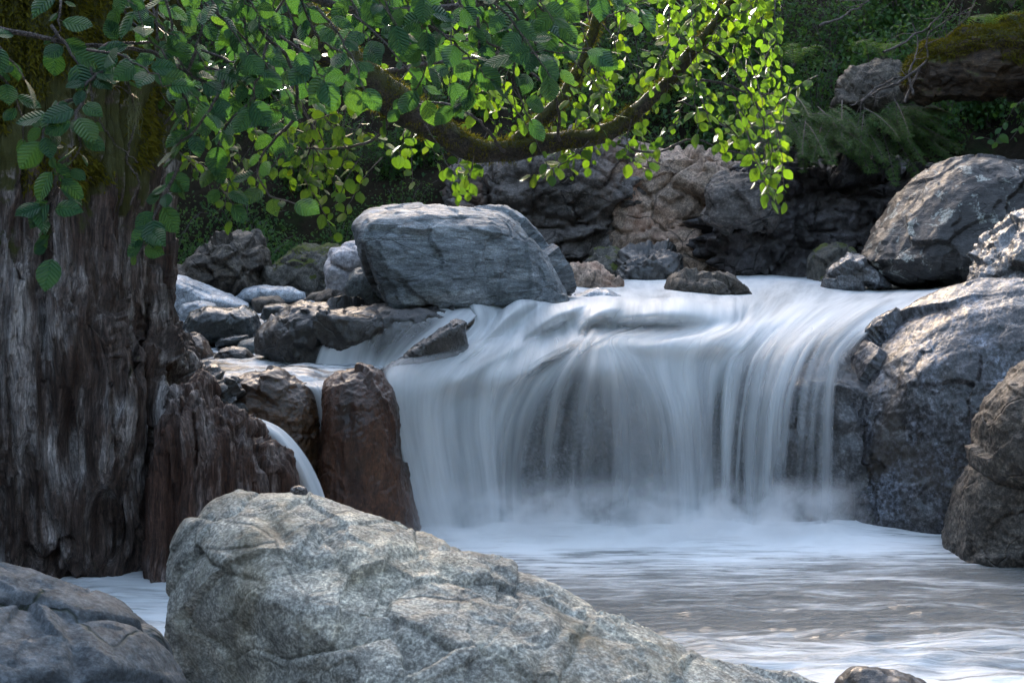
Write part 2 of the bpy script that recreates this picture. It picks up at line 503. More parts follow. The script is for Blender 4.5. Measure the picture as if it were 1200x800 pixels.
# ---- water
def mat_fall(name='falling_water', fu=7.0, fv=.55, dens=1.0, con=1.3):
    s = NT(name); uv = s.uv()
    at = s.n('ShaderNodeAttribute', attribute_name='cover').outputs['Fac']
    a = s.noise(s.mapping(uv, (fu, fv, 1)), 1.0, 5, .6, .5)
    b = s.noise(s.mapping(uv, (fu * .28, fv * .8, 1), loc=(3, 1, 0)), 1.0, 4, .55, .8)
    c = s.noise(s.mapping(uv, (fu * 4, fv * 2, 1), loc=(9, 4, 0)), 1.0, 3, .6)
    st = s.math('ADD', s.math('MULTIPLY', a, .45), s.math('MULTIPLY', b, .55))
    st = s.math('ADD', st, s.math('MULTIPLY', s.math('SUBTRACT', c, .5), .10))
    # film thickness: whole where cover is 1, strands where it is lower
    al = s.math('MULTIPLY_ADD', s.math('SUBTRACT', st, .5), con, s.math('POWER', at, 1.5))
    al = s.math('MULTIPLY', s.math('SMOOTH_MIN', s.math('MAXIMUM', al, 0.0), 1.0, .25), 1.0, clamp=True)
    soft = s.ramp(at, [(0.0, 0.0), (.12, 1.0)])
    al = s.math('MULTIPLY', al, soft)
    col = s.ramp(st, [(.32, (.50, .54, .565)), (.5, (.72, .75, .765)), (.66, (.88, .895, .90))])
    nrm = s.bump(s.math('ADD', s.math('MULTIPLY', a, .35), b), .3, .03)
    pr = s.bsdf(col, .45, .35, nrm)
    tr = s.n('ShaderNodeBsdfTranslucent'); s.l(col, tr.inputs[0])
    mx = s.n('ShaderNodeMixShader'); mx.inputs[0].default_value = .22; s.l(pr, mx.inputs[1]); s.l(tr.outputs[0], mx.inputs[2])
    tp = s.n('ShaderNodeBsdfTransparent')
    m2 = s.n('ShaderNodeMixShader'); s.l(s.math('MULTIPLY', al, dens), m2.inputs[0]); s.l(tp.outputs[0], m2.inputs[1]); s.l(mx.outputs[0], m2.inputs[2])
    return s.done(m2.outputs[0])
M_fall = mat_fall()
M_veil = mat_fall('water_strands', 9, .5, .6, 1.6)


def mat_pool():
    s = NT('pool_water'); o = s.obj()
    fm = s.n('ShaderNodeAttribute', attribute_name='foam_glint').outputs['Fac']
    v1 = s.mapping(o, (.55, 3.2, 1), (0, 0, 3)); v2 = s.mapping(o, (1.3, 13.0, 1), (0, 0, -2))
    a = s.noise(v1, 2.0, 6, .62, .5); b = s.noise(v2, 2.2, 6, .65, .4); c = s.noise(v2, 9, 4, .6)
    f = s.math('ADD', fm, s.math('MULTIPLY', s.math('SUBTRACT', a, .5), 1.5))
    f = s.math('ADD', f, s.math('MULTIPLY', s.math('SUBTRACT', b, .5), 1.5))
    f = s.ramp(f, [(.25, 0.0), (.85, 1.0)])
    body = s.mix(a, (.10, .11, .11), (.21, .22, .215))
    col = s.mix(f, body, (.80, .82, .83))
    rg = s.ramp(f, [(0, .07), (1, .5)])
    h = s.math('ADD', s.math('MULTIPLY', b, .8), s.math('MULTIPLY', c, .25))
    st = s.n('ShaderNodeBump'); s.l(h, st.inputs['Height']); st.inputs['Distance'].default_value = .05
    s.l(s.ramp(fm, [(.2, .9), (.9, .15)]), st.inputs['Strength'])
    return s.done(s.bsdf(col, rg, .5, st.outputs[0]))
M_pool = mat_pool()

# ================================================================== TERRAIN
def ground_z(x, y):
    p = np.stack([x, y, np.zeros_like(x)], 1)
    bed = -.45 + 1.2 * sstep(9.75, 10.2, y) + .3 * sstep(11, 14, y)
    # channel: left edge / right edge along y
    left = np.interp(y, [-10, 5, 8, 11, 14, 15, 60], [-2.2, -2.0, -2.4, -3.9, -3.9, -3.5, -3.5])
    right = np.interp(y, [-10, 5, 8.5, 10, 13, 15, 60], [4.0, 3.4, 3.0, 3.6, 5.2, 5.6, 5.6])
    dl = np.maximum(left - x, 0); dr = np.maximum(x - right, 0)
    bank = np.minimum(dl, 2.2) * 1.0 + np.maximum(dl - 2.2, 0) * .45 + np.minimum(dr, 1.2) * 1.1 + np.maximum(dr - 1.2, 0) * .5
    back0 = 15.9 + .25 * np.sin(x * .9) - .04 * x
    d = np.maximum(y - back0, 0)
    hill = np.minimum(d, .5) * 2.4 + np.maximum(np.minimum(d, 8) - .5, 0) * .83 + np.maximum(d - 8, 0) * .03  # crest above the view is shaped to keep direct sun off the fall
    sky_walls = np.maximum(-1.0 - y, 0) * 1.1 + np.maximum(dl - 4.5, 0) * .75 + np.maximum(dr - 3.5, 0) * .7  # unseen walls behind and beside the camera, added to block low sky light
    sky_walls = np.minimum(sky_walls * .8, 8.5)
    hill = hill + sky_walls * sstep(24, 12, y)
    z = bed + np.where(y < 9.9, np.maximum(bank * 1.35, 0), bank) + hill
    amp = .06 + .30 * sstep(.3, 3, bank + hill)
    z = z + fbm(p * .8, 5, 11) * amp
    z = z - .9 * np.exp(-(((x - 5.6) / 1.3) ** 2 + ((y - 14.6) / .7) ** 2))
    return z
xs = np.unique(np.r_[np.linspace(-70, -8, 40), np.linspace(-8, 9, 230), np.linspace(9, 70, 40)])
ys = np.unique(np.r_[np.linspace(-30, 2, 24), np.linspace(2, 9, 60), np.linspace(9, 24, 220), np.linspace(24, 130, 70)])
X, Yg = np.meshgrid(xs, ys)
GV = np.stack([X.ravel(), Yg.ravel(), ground_z(X.ravel(), Yg.ravel())], 1)
g = mesh_np('terrain', GV, grid_faces(len(ys), len(xs)), M_ground)
tag(g, kind='structure')

# ================================================================== WATER
def lines_grid(lines, m, n):
    L = [catmull(l, m) for l in lines]
    G = np.stack(L, 1)                       # m, k, d
    k = G.shape[1]
    seg = np.r_[0, np.cumsum(np.linalg.norm(np.diff(G[m // 2, :, :3], axis=0), axis=1) + .02)]
    t = np.linspace(0, 1, n)
    out = np.zeros((m, n, G.shape[2]))
    A = np.concatenate([2 * G[:, :1] - G[:, 1:2], G, 2 * G[:, -1:] - G[:, -2:-1]], 1)
    tt = np.interp(t * seg[-1], seg, np.arange(k)); tt = np.minimum(tt, k - 1 - 1e-6)
    i = np.floor(tt).astype(int); f = (tt - i)[None, :, None]
    p0, p1, p2, p3 = A[:, i], A[:, i + 1], A[:, i + 2], A[:, i + 3]
    out = .5 * (2 * p1 + (p2 - p0) * f + (2 * p0 - 5 * p1 + 4 * p2 - p3) * f ** 2 + (3 * p1 - p0 - 3 * p2 + p3) * f ** 3)
    u = np.repeat((t * seg[-1])[None], m, 0)
    v = np.cumsum(np.r_[np.zeros((1, n)), np.linalg.norm(np.diff(out[..., :3], axis=0), axis=2)], 0)
    return out, u, v

def grid_normals(P):
    du = np.gradient(P, axis=1); dv = np.gradient(P, axis=0)
    N = np.cross(dv, du); N /= np.linalg.norm(N, axis=2)[..., None] + 1e-9
    s = np.sign((N * np.array([0, -1, 1])).sum(2)); s[s == 0] = 1
    return N * s[..., None]

def sheet(name, lines, m, n, mat, push=0.0, amp=.02, seed=1, fu=3.0, fv=.5, cover_mul=1.0, edge=.06, flip=False, parent=None, cfun=None, rough=.35):
    px = [[(*W(p[0], p[1], p[2]), p[3]) for p in l] for l in lines]
    G, u, v = lines_grid(px, m, n)
    P = G[..., :3]; c = np.clip(G[..., 3], 0, 1)
    N = grid_normals(P)
    q = np.stack([u.ravel() * fu, v.ravel() * fv, np.full(u.size, seed * 3.3)], 1)
    d = (fbm(q, 3, seed, .4) * amp + fbm(q * [4, 1.2, 1], 3, seed + 5) * amp * rough).reshape(u.shape)
    P = P + N * (push + d)[..., None]
    ue = np.minimum(u, u[0, -1] - u) / edge
    c = c * np.clip(ue, 0, 1) ** .7 * cover_mul if edge else c * cover_mul
    if cfun is not None: c = cfun(c, P, u, v)
    return P, u, v, c, N

# flow lines of the main fall, from the upper stream to the pool: (px, py, distance, cover)
FL = [
 [(565,353,11.0,1),(548,357,10.15,1),(553,380,9.85,1),(505,418,9.55,1),(452,431,9.3,1),(450,455,9.1,1),(462,510,8.98,1),(476,570,8.92,1),(488,628,8.88,1)],
 [(575,351,11.0,1),(566,358,10.1,1),(570,383,9.82,1),(548,412,9.55,1),(517,440,9.25,1),(503,478,9.08,.95),(512,550,8.98,1),(528,628,8.93,1)],
 [(600,342,11.8,1),(602,358,10.05,1),(604,384,9.8,1),(592,410,9.55,1),(574,438,9.3,1),(565,490,9.12,.9),(570,550,9.02,.9),(578,628,8.96,1)],
 [(650,333,13.0,1),(652,359,10.0,1),(656,386,9.75,1),(662,408,9.5,1),(634,430,9.34,1),(604,486,9.2,.72),(596,550,9.1,.7),(598,628,9.0,.95)],
 [(700,328,14.0,1),(700,360,10.0,1),(694,386,9.72,1),(690,403,9.46,1),(674,422,9.27,.95),(650,476,9.13,.5),(640,550,9.1,.42),(640,628,9.02,.9)],
 [(740,325,14.5,1),(745,358,10.1,1),(733,387,9.7,1),(706,401,9.42,1),(703,418,9.2,1),(701,480,8.99,.62),(700,550,8.95,.45),(698,628,8.92,.9)],
 [(790,324,14.7,1),(800,357,10.25,1),(782,388,9.72,1),(728,403,9.46,1),(736,422,9.27,.95),(760,478,9.08,.6),(768,550,9.02,.5),(770,628,8.96,.9)],
 [(840,323,14.8,1),(852,352,10.8,1),(850,385,9.8,1),(798,404,9.55,1),(786,428,9.33,1),(797,490,9.15,.92),(803,550,9.08,.9),(804,628,9.0,1)],
 [(900,322,15,1),(895,345,11.4,1),(880,373,10.05,1),(855,400,9.65,1),(833,428,9.42,.95),(830,490,9.27,.72),(831,550,9.18,.68),(832,628,9.05,.95)],
 [(970,321,15.2,1),(960,338,12.2,1),(936,362,10.5,1),(905,392,9.85,.9),(878,428,9.42,.62),(868,490,9.22,.30),(864,550,9.12,.30),(862,628,9.0,.8)],
 [(1040,320,15.4,1),(1020,336,12.5,1),(992,356,10.7,1),(956,386,9.95,.85),(925,424,9.42,.6),(908,480,9.17,.42),(902,550,9.06,.36),(898,628,9.0,.8)],
 [(1100,319,15.5,1),(1080,334,12.6,1),(1045,353,10.8,1),(1006,380,10.0,.9),(971,414,9.5,.72),(952,465,9.2,.50),(945,550,9.06,.34),(940,628,9.0,.7)],
 [(1150,318,15.6,1),(1132,330,12.8,1),(1098,346,11.0,1),(1053,366,10.25,1),(1012,398,9.72,.8),(992,440,9.35,.38),(990,550,9.12,.22),(992,628,9.05,.5)],
]
for _i in range(1, 9):
    a = FL[_i][2]; FL[_i][2] = (a[0], a[1] + 2, a[2] + .065, a[3])
    a = FL[_i][3]; FL[_i][3] = (a[0], a[1], a[2] - .13, a[3])
def _cov(i, j, c):
    a = FL[i][j]; FL[i][j] = (a[0], a[1], a[2], c)
for i, j, c in [(0,6,1),(1,5,.85),(2,5,.95),(2,6,.95),(3,4,1),(3,5,.8),(3,6,.6),(4,4,.85),(4,5,.34),(4,6,.28),(4,7,.7),(5,4,.95),(5,5,.55),(5,6,.32),(5,7,.7),(6,4,.85),(6,5,.38),(6,6,.32),(6,7,.7),
                (7,5,.85),(7,6,.8),(8,5,.6),(8,6,.55),(8,5,.5),(8,6,.5),(9,4,.35),(9,5,.02),(9,6,.06),(9,7,.4),(10,4,.42),(10,5,.16),(10,6,.08),(10,7,.4),(11,4,.5),(11,5,.24),(11,6,.1),(11,7,.3),(12,4,.45),(12,5,.06),(12,6,.02),(12,7,.1)]: _cov(i, j, c)
def lobe(P, px, py, Y, rx, ry, rz):
    c = W(px, py, Y)
    d = (P - c) / np.array([rx, ry, rz])
    return np.exp(-(d ** 2).sum(-1))
def humps(P):
    z = P.copy()
    z[..., 2] += .05 * lobe(P, 775, 358, 10.15, .5, .4, .6)         # hump of water over a drowned rock
    z[..., 2] += .03 * lobe(P, 620, 358, 10.05, .25, .2, .6)
    z[..., 1] -= .17 * lobe(P, 705, 432, 9.25, .20, .5, .15)            # crest of the dome
    z[..., 1] += .13 * lobe(P, 668, 530, 9.15, .17, .5, .40)
    z[..., 1] += .12 * lobe(P, 745, 530, 9.05, .14, .5, .38)
    z[..., 1] -= .09 * lobe(P, 560, 440, 9.3, .35, .5, .10)
    z[..., 1] -= .07 * lobe(P, 812, 470, 9.3, .10, .4, .35)
    return z

EDGE_L = None
def build_fall():
    global LEDGE_BASE
    P, u, v, c, N = sheet('w', FL, 260, 330, None, 0, .030, 3, 1.7, .40, edge=0, rough=.06)
    LEDGE_BASE = (P.copy(), u, v)
    P = humps(P)
    um = u[0, -1]
    c = c * np.clip((um - u) / .10, 0, 1)
    c = c * sstep(0, .05, u)
    ob = mesh_np('waterfall', P.reshape(-1, 3), grid_faces(*u.shape), M_fall, W(720, 620, 9.2), uv=np.stack([u.ravel(), v.ravel()], 1), attrs={'cover': c.ravel()})
    tag(ob, kind='structure')
    # loose strands of water standing a little in front of the main sheet
    P2 = humps(sheet('w', FL, 260, 330, None, .045, .03, 9, 2.0, .35, edge=0, rough=.06)[0])
    k = sstep(10.0, 9.45, P2[..., 1]) * .34 * np.clip((um - u) / .10, 0, 1) * sstep(0, .08, u)
    k = k * (.08 + .92 * c)
    ob2 = mesh_np('waterfall_strands', P2.reshape(-1, 3), grid_faces(*u.shape), M_veil, W(720, 620, 9.2), uv=np.stack([u.ravel() + 11, v.ravel()], 1), attrs={'cover': k.ravel()})
    tag(ob2, kind='structure')
    # thicker ropes of water that follow the flow
    r = np.random.default_rng(14); A = Acc(); C = []
    jobs = [(x, .5) for x in (.72, .735, .75, .77, .785, .805, .82, .84, .855, .87, .885, .905, .925, .95)] + [(x, .30) for x in (.03, .07, .12, .16, .20, .25, .29, .33, .37)] + [(x, .36) for x in (.44, .475, .50, .525, .56, .60, .64, .67)]
    n = u.shape[1]
    for cu, st in jobs:
        cu = cu + r.uniform(-.008, .008); w = r.uniform(.010, .028) if cu > .7 else r.uniform(.018, .038)
        j = np.clip(cu + np.linspace(-w, w, 9), 0, .999) * (n - 1)
        j0 = np.floor(j).astype(int); f = (j - j0)[None, :, None]
        Q = P[:, j0] * (1 - f) + P[:, np.minimum(j0 + 1, n - 1)] * f
        NN = N[:, j0]
        i0 = np.argmax(Q[:, 4, 1] < 10.3 - r.uniform(0, .5)); Q = Q[i0:]; NN = NN[i0:]
        t = np.linspace(0, 1, len(Q))[:, None]; b = (1 - np.linspace(-1, 1, 9) ** 2)[None]
        Q = Q + NN * (.012 + .030 * b * (.4 + .6 * np.sin(math.pi * t)))[..., None]
        sway = .018 * np.sin(t * r.uniform(2, 5) + r.uniform(0, 6)) * t
        Q[..., 0] += sway
        cv = b ** 1.3 * sstep(0, .42, t) * (1 - r.uniform(.2, .9) * sstep(r.uniform(.45, .7), 1, t)) * r.uniform(.75, 1.15) * (st / .5) ** .4 * (.60 if cu > .7 else .50)
        A.add(Q.reshape(-1, 3), grid_faces(*Q.shape[:2]), np.stack([np.repeat(np.linspace(0, w * 6, 9)[None], len(Q), 0).ravel() + cu * 7, (t + 0 * b).ravel() * 1.5], 1)); C.append(cv.ravel())
    ob3 = mesh_np('waterfall_ropes', np.vstack(A.V), np.vstack(A.F), M_fall, W(720, 620, 9.2), uv=np.vstack(A.U), attrs={'cover': np.clip(np.concatenate(C), 0, 1)})
    tag(ob3, kind='structure')
build_fall()

# bedrock under the fall
def build_ledge():
    P, u, v = LEDGE_BASE
    ext = np.stack([P[:, -1] + np.array([.03, .006, 0]) * k for k in range(1, 16)], 1)
    P = np.concatenate([P, ext], 1); u = np.concatenate([u, np.repeat(u[:, -1:], 15, 1)], 1); N = grid_normals(P)
    m, n = u.shape
    V = P.reshape(-1, 3).copy()
    up = np.maximum(sstep(9.25, 9.5, V[:, 1]), lobe(V, 690, 425, 9.3, .40, .5, .16))
    bp = (.09 + .10 * lobe(V, 668, 530, 9.15, .22, .6, .45) + .08 * lobe(V, 745, 530, 9.05, .2, .6, .42)) * (1 - up)
    d = fbm(V * 2.2, 4, 40) * .035
    f1, f2, chip, _ = worley(V * 3.2, 41); d += chip * .045
    f1, f2, chip, _ = worley(V * 9, 42); d += chip * .012
    d += fbm(V * 16, 3, 43) * .008
    d = np.clip(d, -.09, .03) * (1 - up * .6)
    V = V + N.reshape(-1, 3) * (d - bp)[:, None]
    V[:, 2] -= .17 * up; V[:, 1] += .12 * lobe(V, 690, 425, 9.3, .40, .5, .2)
    V[:, 1] += .02
    ob = mesh_np('rock_ledge', V, grid_faces(m, n), M_ledge, W(720, 620, 9.3))
    tag(ob, 'dark wet rock ledge behind and beneath the white falling water', 'rock ledge')
M_ledge = rock_mat('ledge', (.018, .018, .019), (.045, .044, .043), (.10, .10, .105), 3, .55, 50, rough=(.25, .5), wet=.4, bump=1.4)
build_ledge()

# little cascade on the left that slides over the tilted slab
CL = [
 [(440,362,10.1,1),(424,367,9.9,1),(396,382,9.74,.95),(376,405,9.66,.9),(366,432,9.6,1)],
 [(470,361,10.1,1),(452,367,9.88,1),(424,382,9.72,.8),(408,405,9.63,.75),(400,432,9.58,1)],
 [(500,360,10.1,1),(484,367,9.86,.8),(458,380,9.72,.45),(440,405,9.6,.35),(432,432,9.55,1)],
 [(528,359,10.1,1),(515,366,9.9,.9),(496,380,9.74,.4),(474,404,9.6,.55),(452,433,9.52,1)],
 [(552,358,10.1,1),(544,367,9.9,1),(524,383,9.72,.95),(490,408,9.56,1),(462,434,9.46,1)],
 [(566,358,10.1,1),(560,370,9.9,1),(540,388,9.68,.8),(505,414,9.5,.9),(476,436,9.4,1)],
]
P, u, v, c, N = sheet('c', CL, 90, 130, None, 0, .012, 21, 4, .6, edge=.03)
ob = mesh_np('small_cascade', P.reshape(-1, 3), grid_faces(*u.shape), M_fall, W(450, 430, 9.6), uv=np.stack([u.ravel() + 5, v.ravel()], 1), attrs={'cover': c.ravel()})
tag(ob, kind='structure')
# spout shooting out beside the splintered trunk, and the trickle between the rusty rocks
SL = [
 [(280,486,8.75,1),(300,489,8.6,1),(330,502,8.5,1),(356,530,8.42,1),(375,565,8.38,1),(390,610,8.34,1)],
 [(280,489,8.68,1),(300,495,8.5,1),(326,512,8.42,1),(348,540,8.34,1),(364,574,8.30,1),(376,612,8.28,1)],
 [(280,494,8.68,.9),(298,505,8.5,.8),(318,524,8.44,.7),(336,550,8.38,.65),(350,580,8.34,.7),(358,612,8.32,.8)],
 [(280,500,8.75,.8),(292,515,8.6,.6),(306,540,8.52,.5),(318,566,8.48,.5),(326,590,8.44,.5),(330,612,8.42,.6)],
]
P, u, v, c, N = sheet('s', SL, 80, 50, None, 0, .008, 22, 9, .6, edge=.012)
ob = mesh_np('side_spout', P.reshape(-1, 3), grid_faces(*u.shape), M_fall, W(330, 600, 8.5), uv=np.stack([u.ravel() * 1.3 + 3, v.ravel()], 1), attrs={'cover': c.ravel()})
tag(ob, kind='structure')
VL = [
 [(345,446,9.25,1),(352,450,8.98,1),(366,462,8.86,.8),(374,500,8.83,.5),(376,560,8.81,.4),(377,620,8.8,.4)],
 [(365,445,9.25,1),(368,449,8.96,1),(376,461,8.83,1),(381,500,8.8,.7),(384,560,8.78,.55),(386,620,8.77,.5)],
 [(386,444,9.25,1),(384,449,8.98,1),(386,462,8.86,.7),(389,500,8.83,.4),(392,560,8.81,.4),(395,620,8.8,.4)],
]
P, u, v, c, N = sheet('v', VL, 90, 40, None, 0, .006, 23, 12, .6, edge=.02)
ob = mesh_np('trickle', P.reshape(-1, 3), grid_faces(*u.shape), M_fall, W(380, 620, 8.9), uv=np.stack([u.ravel() + 7, v.ravel()], 1), attrs={'cover': c.ravel()})
tag(ob, kind='structure')

# pool
def build_pool():
    xs = np.linspace(-4.5, 7, 420); ys = np.unique(np.r_[np.linspace(-6, 3.5, 30), np.linspace(3.5, 9.6, 420)])
    X, Y = np.meshgrid(xs, ys); x = X.ravel(); y = Y.ravel()
    q = np.stack([x * 1.1, y * 3.6, x * 0], 1)
    near = sstep(8.6, 6.5, y)
    z = fbm(q, 5, 31) * (.006 + .034 * near) + fbm(q * 2.7, 3, 33) * .015 * near
    base = sstep(8.2, 9.0, y) * sstep(-1.0, -.4, x) * sstep(2.6, 1.9, x)
    q2 = np.stack([x * 2.6, y * 2.6, x * 0 + 4], 1)
    z = z + base * (.02 + .05 * (.5 + .5 * fbm(q2 * .7, 2, 35)) + .012 * fbm(q2 * 2, 3, 36))
    foam_glint = .14 + .36 * sstep(7.0, 8.1, y) + .50 * sstep(8.0, 8.7, y)
    foam_glint = foam_glint * (.55 + .45 * sstep(3.0, 1.9, x)) + .62 * sstep(7.4, 5.9, y) * sstep(-.4, 1.2, x)  # second term whitens the near right water to stand for sky glints
    foam_glint = np.where(x < -.9, np.maximum(foam_glint, .8), foam_glint)
    ob = mesh_np('pool_water', np.stack([x, y, z], 1), grid_faces(len(ys), len(xs)), M_pool, attrs={'foam_glint': foam_glint})
    tag(ob, kind='structure')
build_pool()

# shelf pool at the left, level with the middle of the fall, rising back between the stones
def build_shelf():
    xs = np.linspace(-4.2, -.86, 200); ys = np.linspace(8.95, 15.5, 260)
    X, Y = np.meshgrid(xs, ys); x = X.ravel(); y = Y.ravel()
    q = np.stack([x * 2, y * 2, x * 0], 1)
    z = .985 + .02 * sstep(9.7, 10.6, y) + .14 * sstep(10.9, 12.2, y) + .16 * sstep(12.2, 13.4, y) + fbm(q, 4, 51) * .02 + fbm(q * 3, 3, 53) * .01
    z = z - .12 * sstep(9.25, 8.95, y)
    c = .75 + .25 * fbm(q * .8, 3, 52)
    ob = mesh_np('shelf_water', np.stack([x, y, z], 1), grid_faces(len(ys), len(xs)), M_shelf, uv=np.stack([y, x], 1), attrs={'foam_glint': c * .8})
    tag(ob, kind='structure')
def mat_shelf():
    s = NT('shelf_water'); o = s.obj()
    v1 = s.mapping(o, (1.2, 2.6, 1), (0, 0, 20))
    a = s.noise(v1, 3.0, 5, .6, .8); b = s.noise(v1, 11, 4, .6, .4)
    f = s.ramp(a, [(.42, 0.0), (.62, 1.0)])
    col = s.mix(f, (.06, .075, .08), (.62, .67, .71))
    return s.done(s.bsdf(col, s.ramp(f, [(0, .08), (1, .45)]), .5, s.bump(s.math('ADD', a, s.math('MULTIPLY', b, .3)), .6, .04)))
M_shelf = mat_shelf()
build_shelf()

# ================================================================== BIG ROCKS
HARD = [('fbm', 1.8, .05), ('facet', 2.6, .06), ('facet', 6, .02), ('facet', 14, .006), ('ridge', 10, .009), ('ridge', 30, .004)]
def undercut(co, no):
    d = np.clip(.66 - .42 * (co[:, 0] + 1.25) - co[:, 2] + .05 * fbm(co * 2.5, 3, 4), 0, .8)
    co = co.copy(); co[:, 1] += .8 * d * sstep(.1, -.5, co[:, 0]) * sstep(5.95, 5.25, co[:, 1])
    return co
rock('boulder', 'huge pale grey speckled granite boulder in the foreground with a warm toned top',
     [(181,712),(181,680),(188,648),(202,618),(226,597),(262,588),(305,592),(350,599),(400,610),(455,628),(520,652),(590,676),(650,700),(715,728),(790,754),(870,776),(980,800),(1080,840),(1080,930),(200,930),(186,800)],
     5.75, .8, M_front, 'boulder', [('fbm', 1.1, .03), ('facet', 1.5, .034), ('facet', 3.6, .012), ('crack', 1.1, .02), ('ridge', 5, .007), ('plate', 2.3, .022, (1, 1, 1.5), rot(0, 30, 20)), ('ridge', 34, .0015)],
     .011, 14, 3, extra=undercut, dz=-.22, dx=.12, shear=(-.1, .45))
rock('boulder', 'cracked blue grey slab boulder with thin mossy cracks at the bottom left corner',
     [(-120,668),(-40,674),(0,682),(60,698),(118,720),(160,744),(190,776),(222,826),(250,930),(-120,930)],
     4.9, .7, M_slab, 'boulder', [('fbm', 1.2, .02), ('facet', 1.5, .03), ('crack', 1.7, .035), ('facet', 6, .004), ('fbm', 14, .003), ('fbm', 50, .001)],
     .010, 6, 5, dz=-.1, dx=-.1, shear=(.1, .5))
rock('boulder', 'big blocky blue grey layered boulder standing above the upper stream',
     [(421,264),(428,253),(445,250),(500,246),(560,242),(590,241),(608,249),(625,268),(645,294),(665,322),(678,345),(676,362),(640,368),(530,368),(470,366),(455,356),(446,335),(432,300)],
     10.65, .6, M_blue, 'boulder', [('fbm', 1.5, .02), ('facet', 1.6, .06), ('strata', 6, .022, (.3, .3, 1), rot(10, -14, 0)), ('facet', 5, .010), ('facet', 15, .003), ('fbm', 14, .004), ('fbm', 45, .002)],
     .014, 3, 8, dz=-.08, dx=-.08, shear=(.25, .25), flat=.6)
rock('boulder', 'smooth whitish boulder tucked behind the left end of the big blue grey boulder',
     [(381,308),(386,290),(402,283),(422,281),(440,285),(455,300),(460,345),(440,358),(386,356)], 11.3, .3, M_white, 'boulder', ROUND + [('groove', 3, .03)], .013, 5, 9)
rock('stone', 'small rounded dark grey stone in front of the whitish boulder',
     [(404,338),(407,322),(414,312),(428,309),(440,312),(448,325),(455,345),(452,360),(410,360)], 10.8, .16, M_greyround, 'stone', ROUND, .01, 8, 10)
rock('stone', 'low brown stone at the foot of the whitish boulder',
     [(370,350),(382,341),(400,337),(418,342),(425,352),(420,362),(372,362)], 10.9, .14, M_tri, 'stone', STD, .01, 5, 12)
def slab_extra(co, no): return co
rock('boulder', 'long dark tilted slab under the small cascade at the left',
     [(306,398),(316,382),(334,366),(356,352),(382,350),(430,353),(470,356),(512,358),(530,364),(540,380),(520,410),(480,440),(318,440),(309,418)],
     10.05, .38, M_wetdark, 'boulder', [('fbm', 2, .03), ('facet', 2.6, .06), ('facet', 8, .015), ('fbm', 12, .008), ('fbm', 45, .002)], .013, 5, 13, dz=-.03)
rock('rock', 'dark wedge shaped rock poking out of the white water near the small cascade',
     [(438,444),(462,424),(486,406),(512,388),(537,373),(546,376),(550,400),(547,422),(538,444)], 9.46, .13, M_wedge, 'rock', [('fbm', 3, .012), ('facet', 6, .012), ('facet', 15, .006), ('fbm', 25, .004)], .008, 2, 14)
rock('rock', 'rust brown upright rock block with dark moss beside the main fall',
     [(378,462),(383,443),(398,432),(422,430),(441,439),(457,460),(468,486),(472,520),(479,560),(492,600),(506,650),(380,650),(376,590),(372,520)],
     8.92, .34, M_red, 'rock', [('fbm', 1.6, .025), ('facet', 2.4, .022), ('facet', 9, .006), ('ridge', 9, .008, (1, 1, .5)), ('ridge', 30, .003)], .010, 5, 15, dz=-.02)
rock('rock', 'brown wet rock block left of the trickle with a mossy corner',
     [(262,470),(268,450),(290,441),(318,440),(340,452),(366,462),(380,480),(384,540),(384,650),(268,650),(262,520)],
     8.98, .30, M_rust2, 'rock', [('fbm', 1.8, .025), ('facet', 3, .04), ('facet', 9, .008), ('ridge', 10, .008), ('ridge', 30, .003)], .010, 4, 16)
rock('rock', 'black glistening jagged rock between the trunk and the brown rock',
     [(205,432),(222,424),(240,430),(258,442),(276,446),(286,468),(286,490),(276,520),(240,530),(200,500)],
     8.75, .25, M_wetdark, 'rock', [('fbm', 3, .04), ('facet', 6, .06), ('facet', 16, .014), ('fbm', 20, .01)], .010, 2, 17)
rock('stone', 'tiny glinting pale stone on the back edge of the foreground boulder',
     [(337,578),(342,571),(350,568),(358,571),(362,580),(358,588),(340,588)], 6.35, .035, M_shine, 'stone', [('fbm', 12, .004), ('facet', 20, .006)], .003, 3, 18)

rock('boulder', 'large wet boulder with pale speckles on the right side of the fall',
     [(925,675),(934,600),(952,540),(975,480),(1000,434),(1020,402),(1048,380),(1082,361),(1122,345),(1160,334),(1260,330),(1260,665)],
     9.62, .75, M_spray, 'boulder', [('fbm', 1.2, .05), ('facet', 1.6, .045), ('facet', 5, .008), ('fbm', 12, .004), ('ridge', 36, .003)],
     .013, 5, 19, dz=-.15, dx=.05, shear=(-.35, .18))
rock('boulder', 'rounded brown boulder cut by the right edge of the photo with a curved crack',
     [(1142,520),(1147,495),(1160,470),(1180,447),(1204,420),(1240,400),(1300,400),(1300,600),(1215,585),(1180,572),(1152,555),(1143,540)],
     8.3, .42, M_brown, 'boulder', [('fbm', 1.6, .04), ('facet', 2.4, .03), ('fbm', 12, .008), ('facet', 14, .006), ('fbm', 40, .004)], .012, 8, 20)
rock('boulder', 'dark brown block under the rounded boulder at the right edge of the pool',
     [(1119,665),(1120,610),(1124,570),(1134,545),(1150,540),(1200,560),(1300,570),(1300,665)],
     8.45, .42, M_brown, 'boulder', [('fbm', 1.6, .03), ('facet', 2.4, .05), ('fbm', 12, .008), ('facet', 14, .006), ('fbm', 40, .004)], .012, 4, 21, flat=.5)
rock('boulder', 'glinting pale and brown boulder at the right edge above the speckled wet one',
     [(1136,340),(1140,318),(1152,298),(1170,278),(1195,262),(1230,245),(1300,240),(1300,390),(1200,380),(1150,360)],
     10.3, .5, M_shine, 'boulder', HARD, .014, 4, 22, dz=-.05, dx=-.1, shear=(-.2, .3))
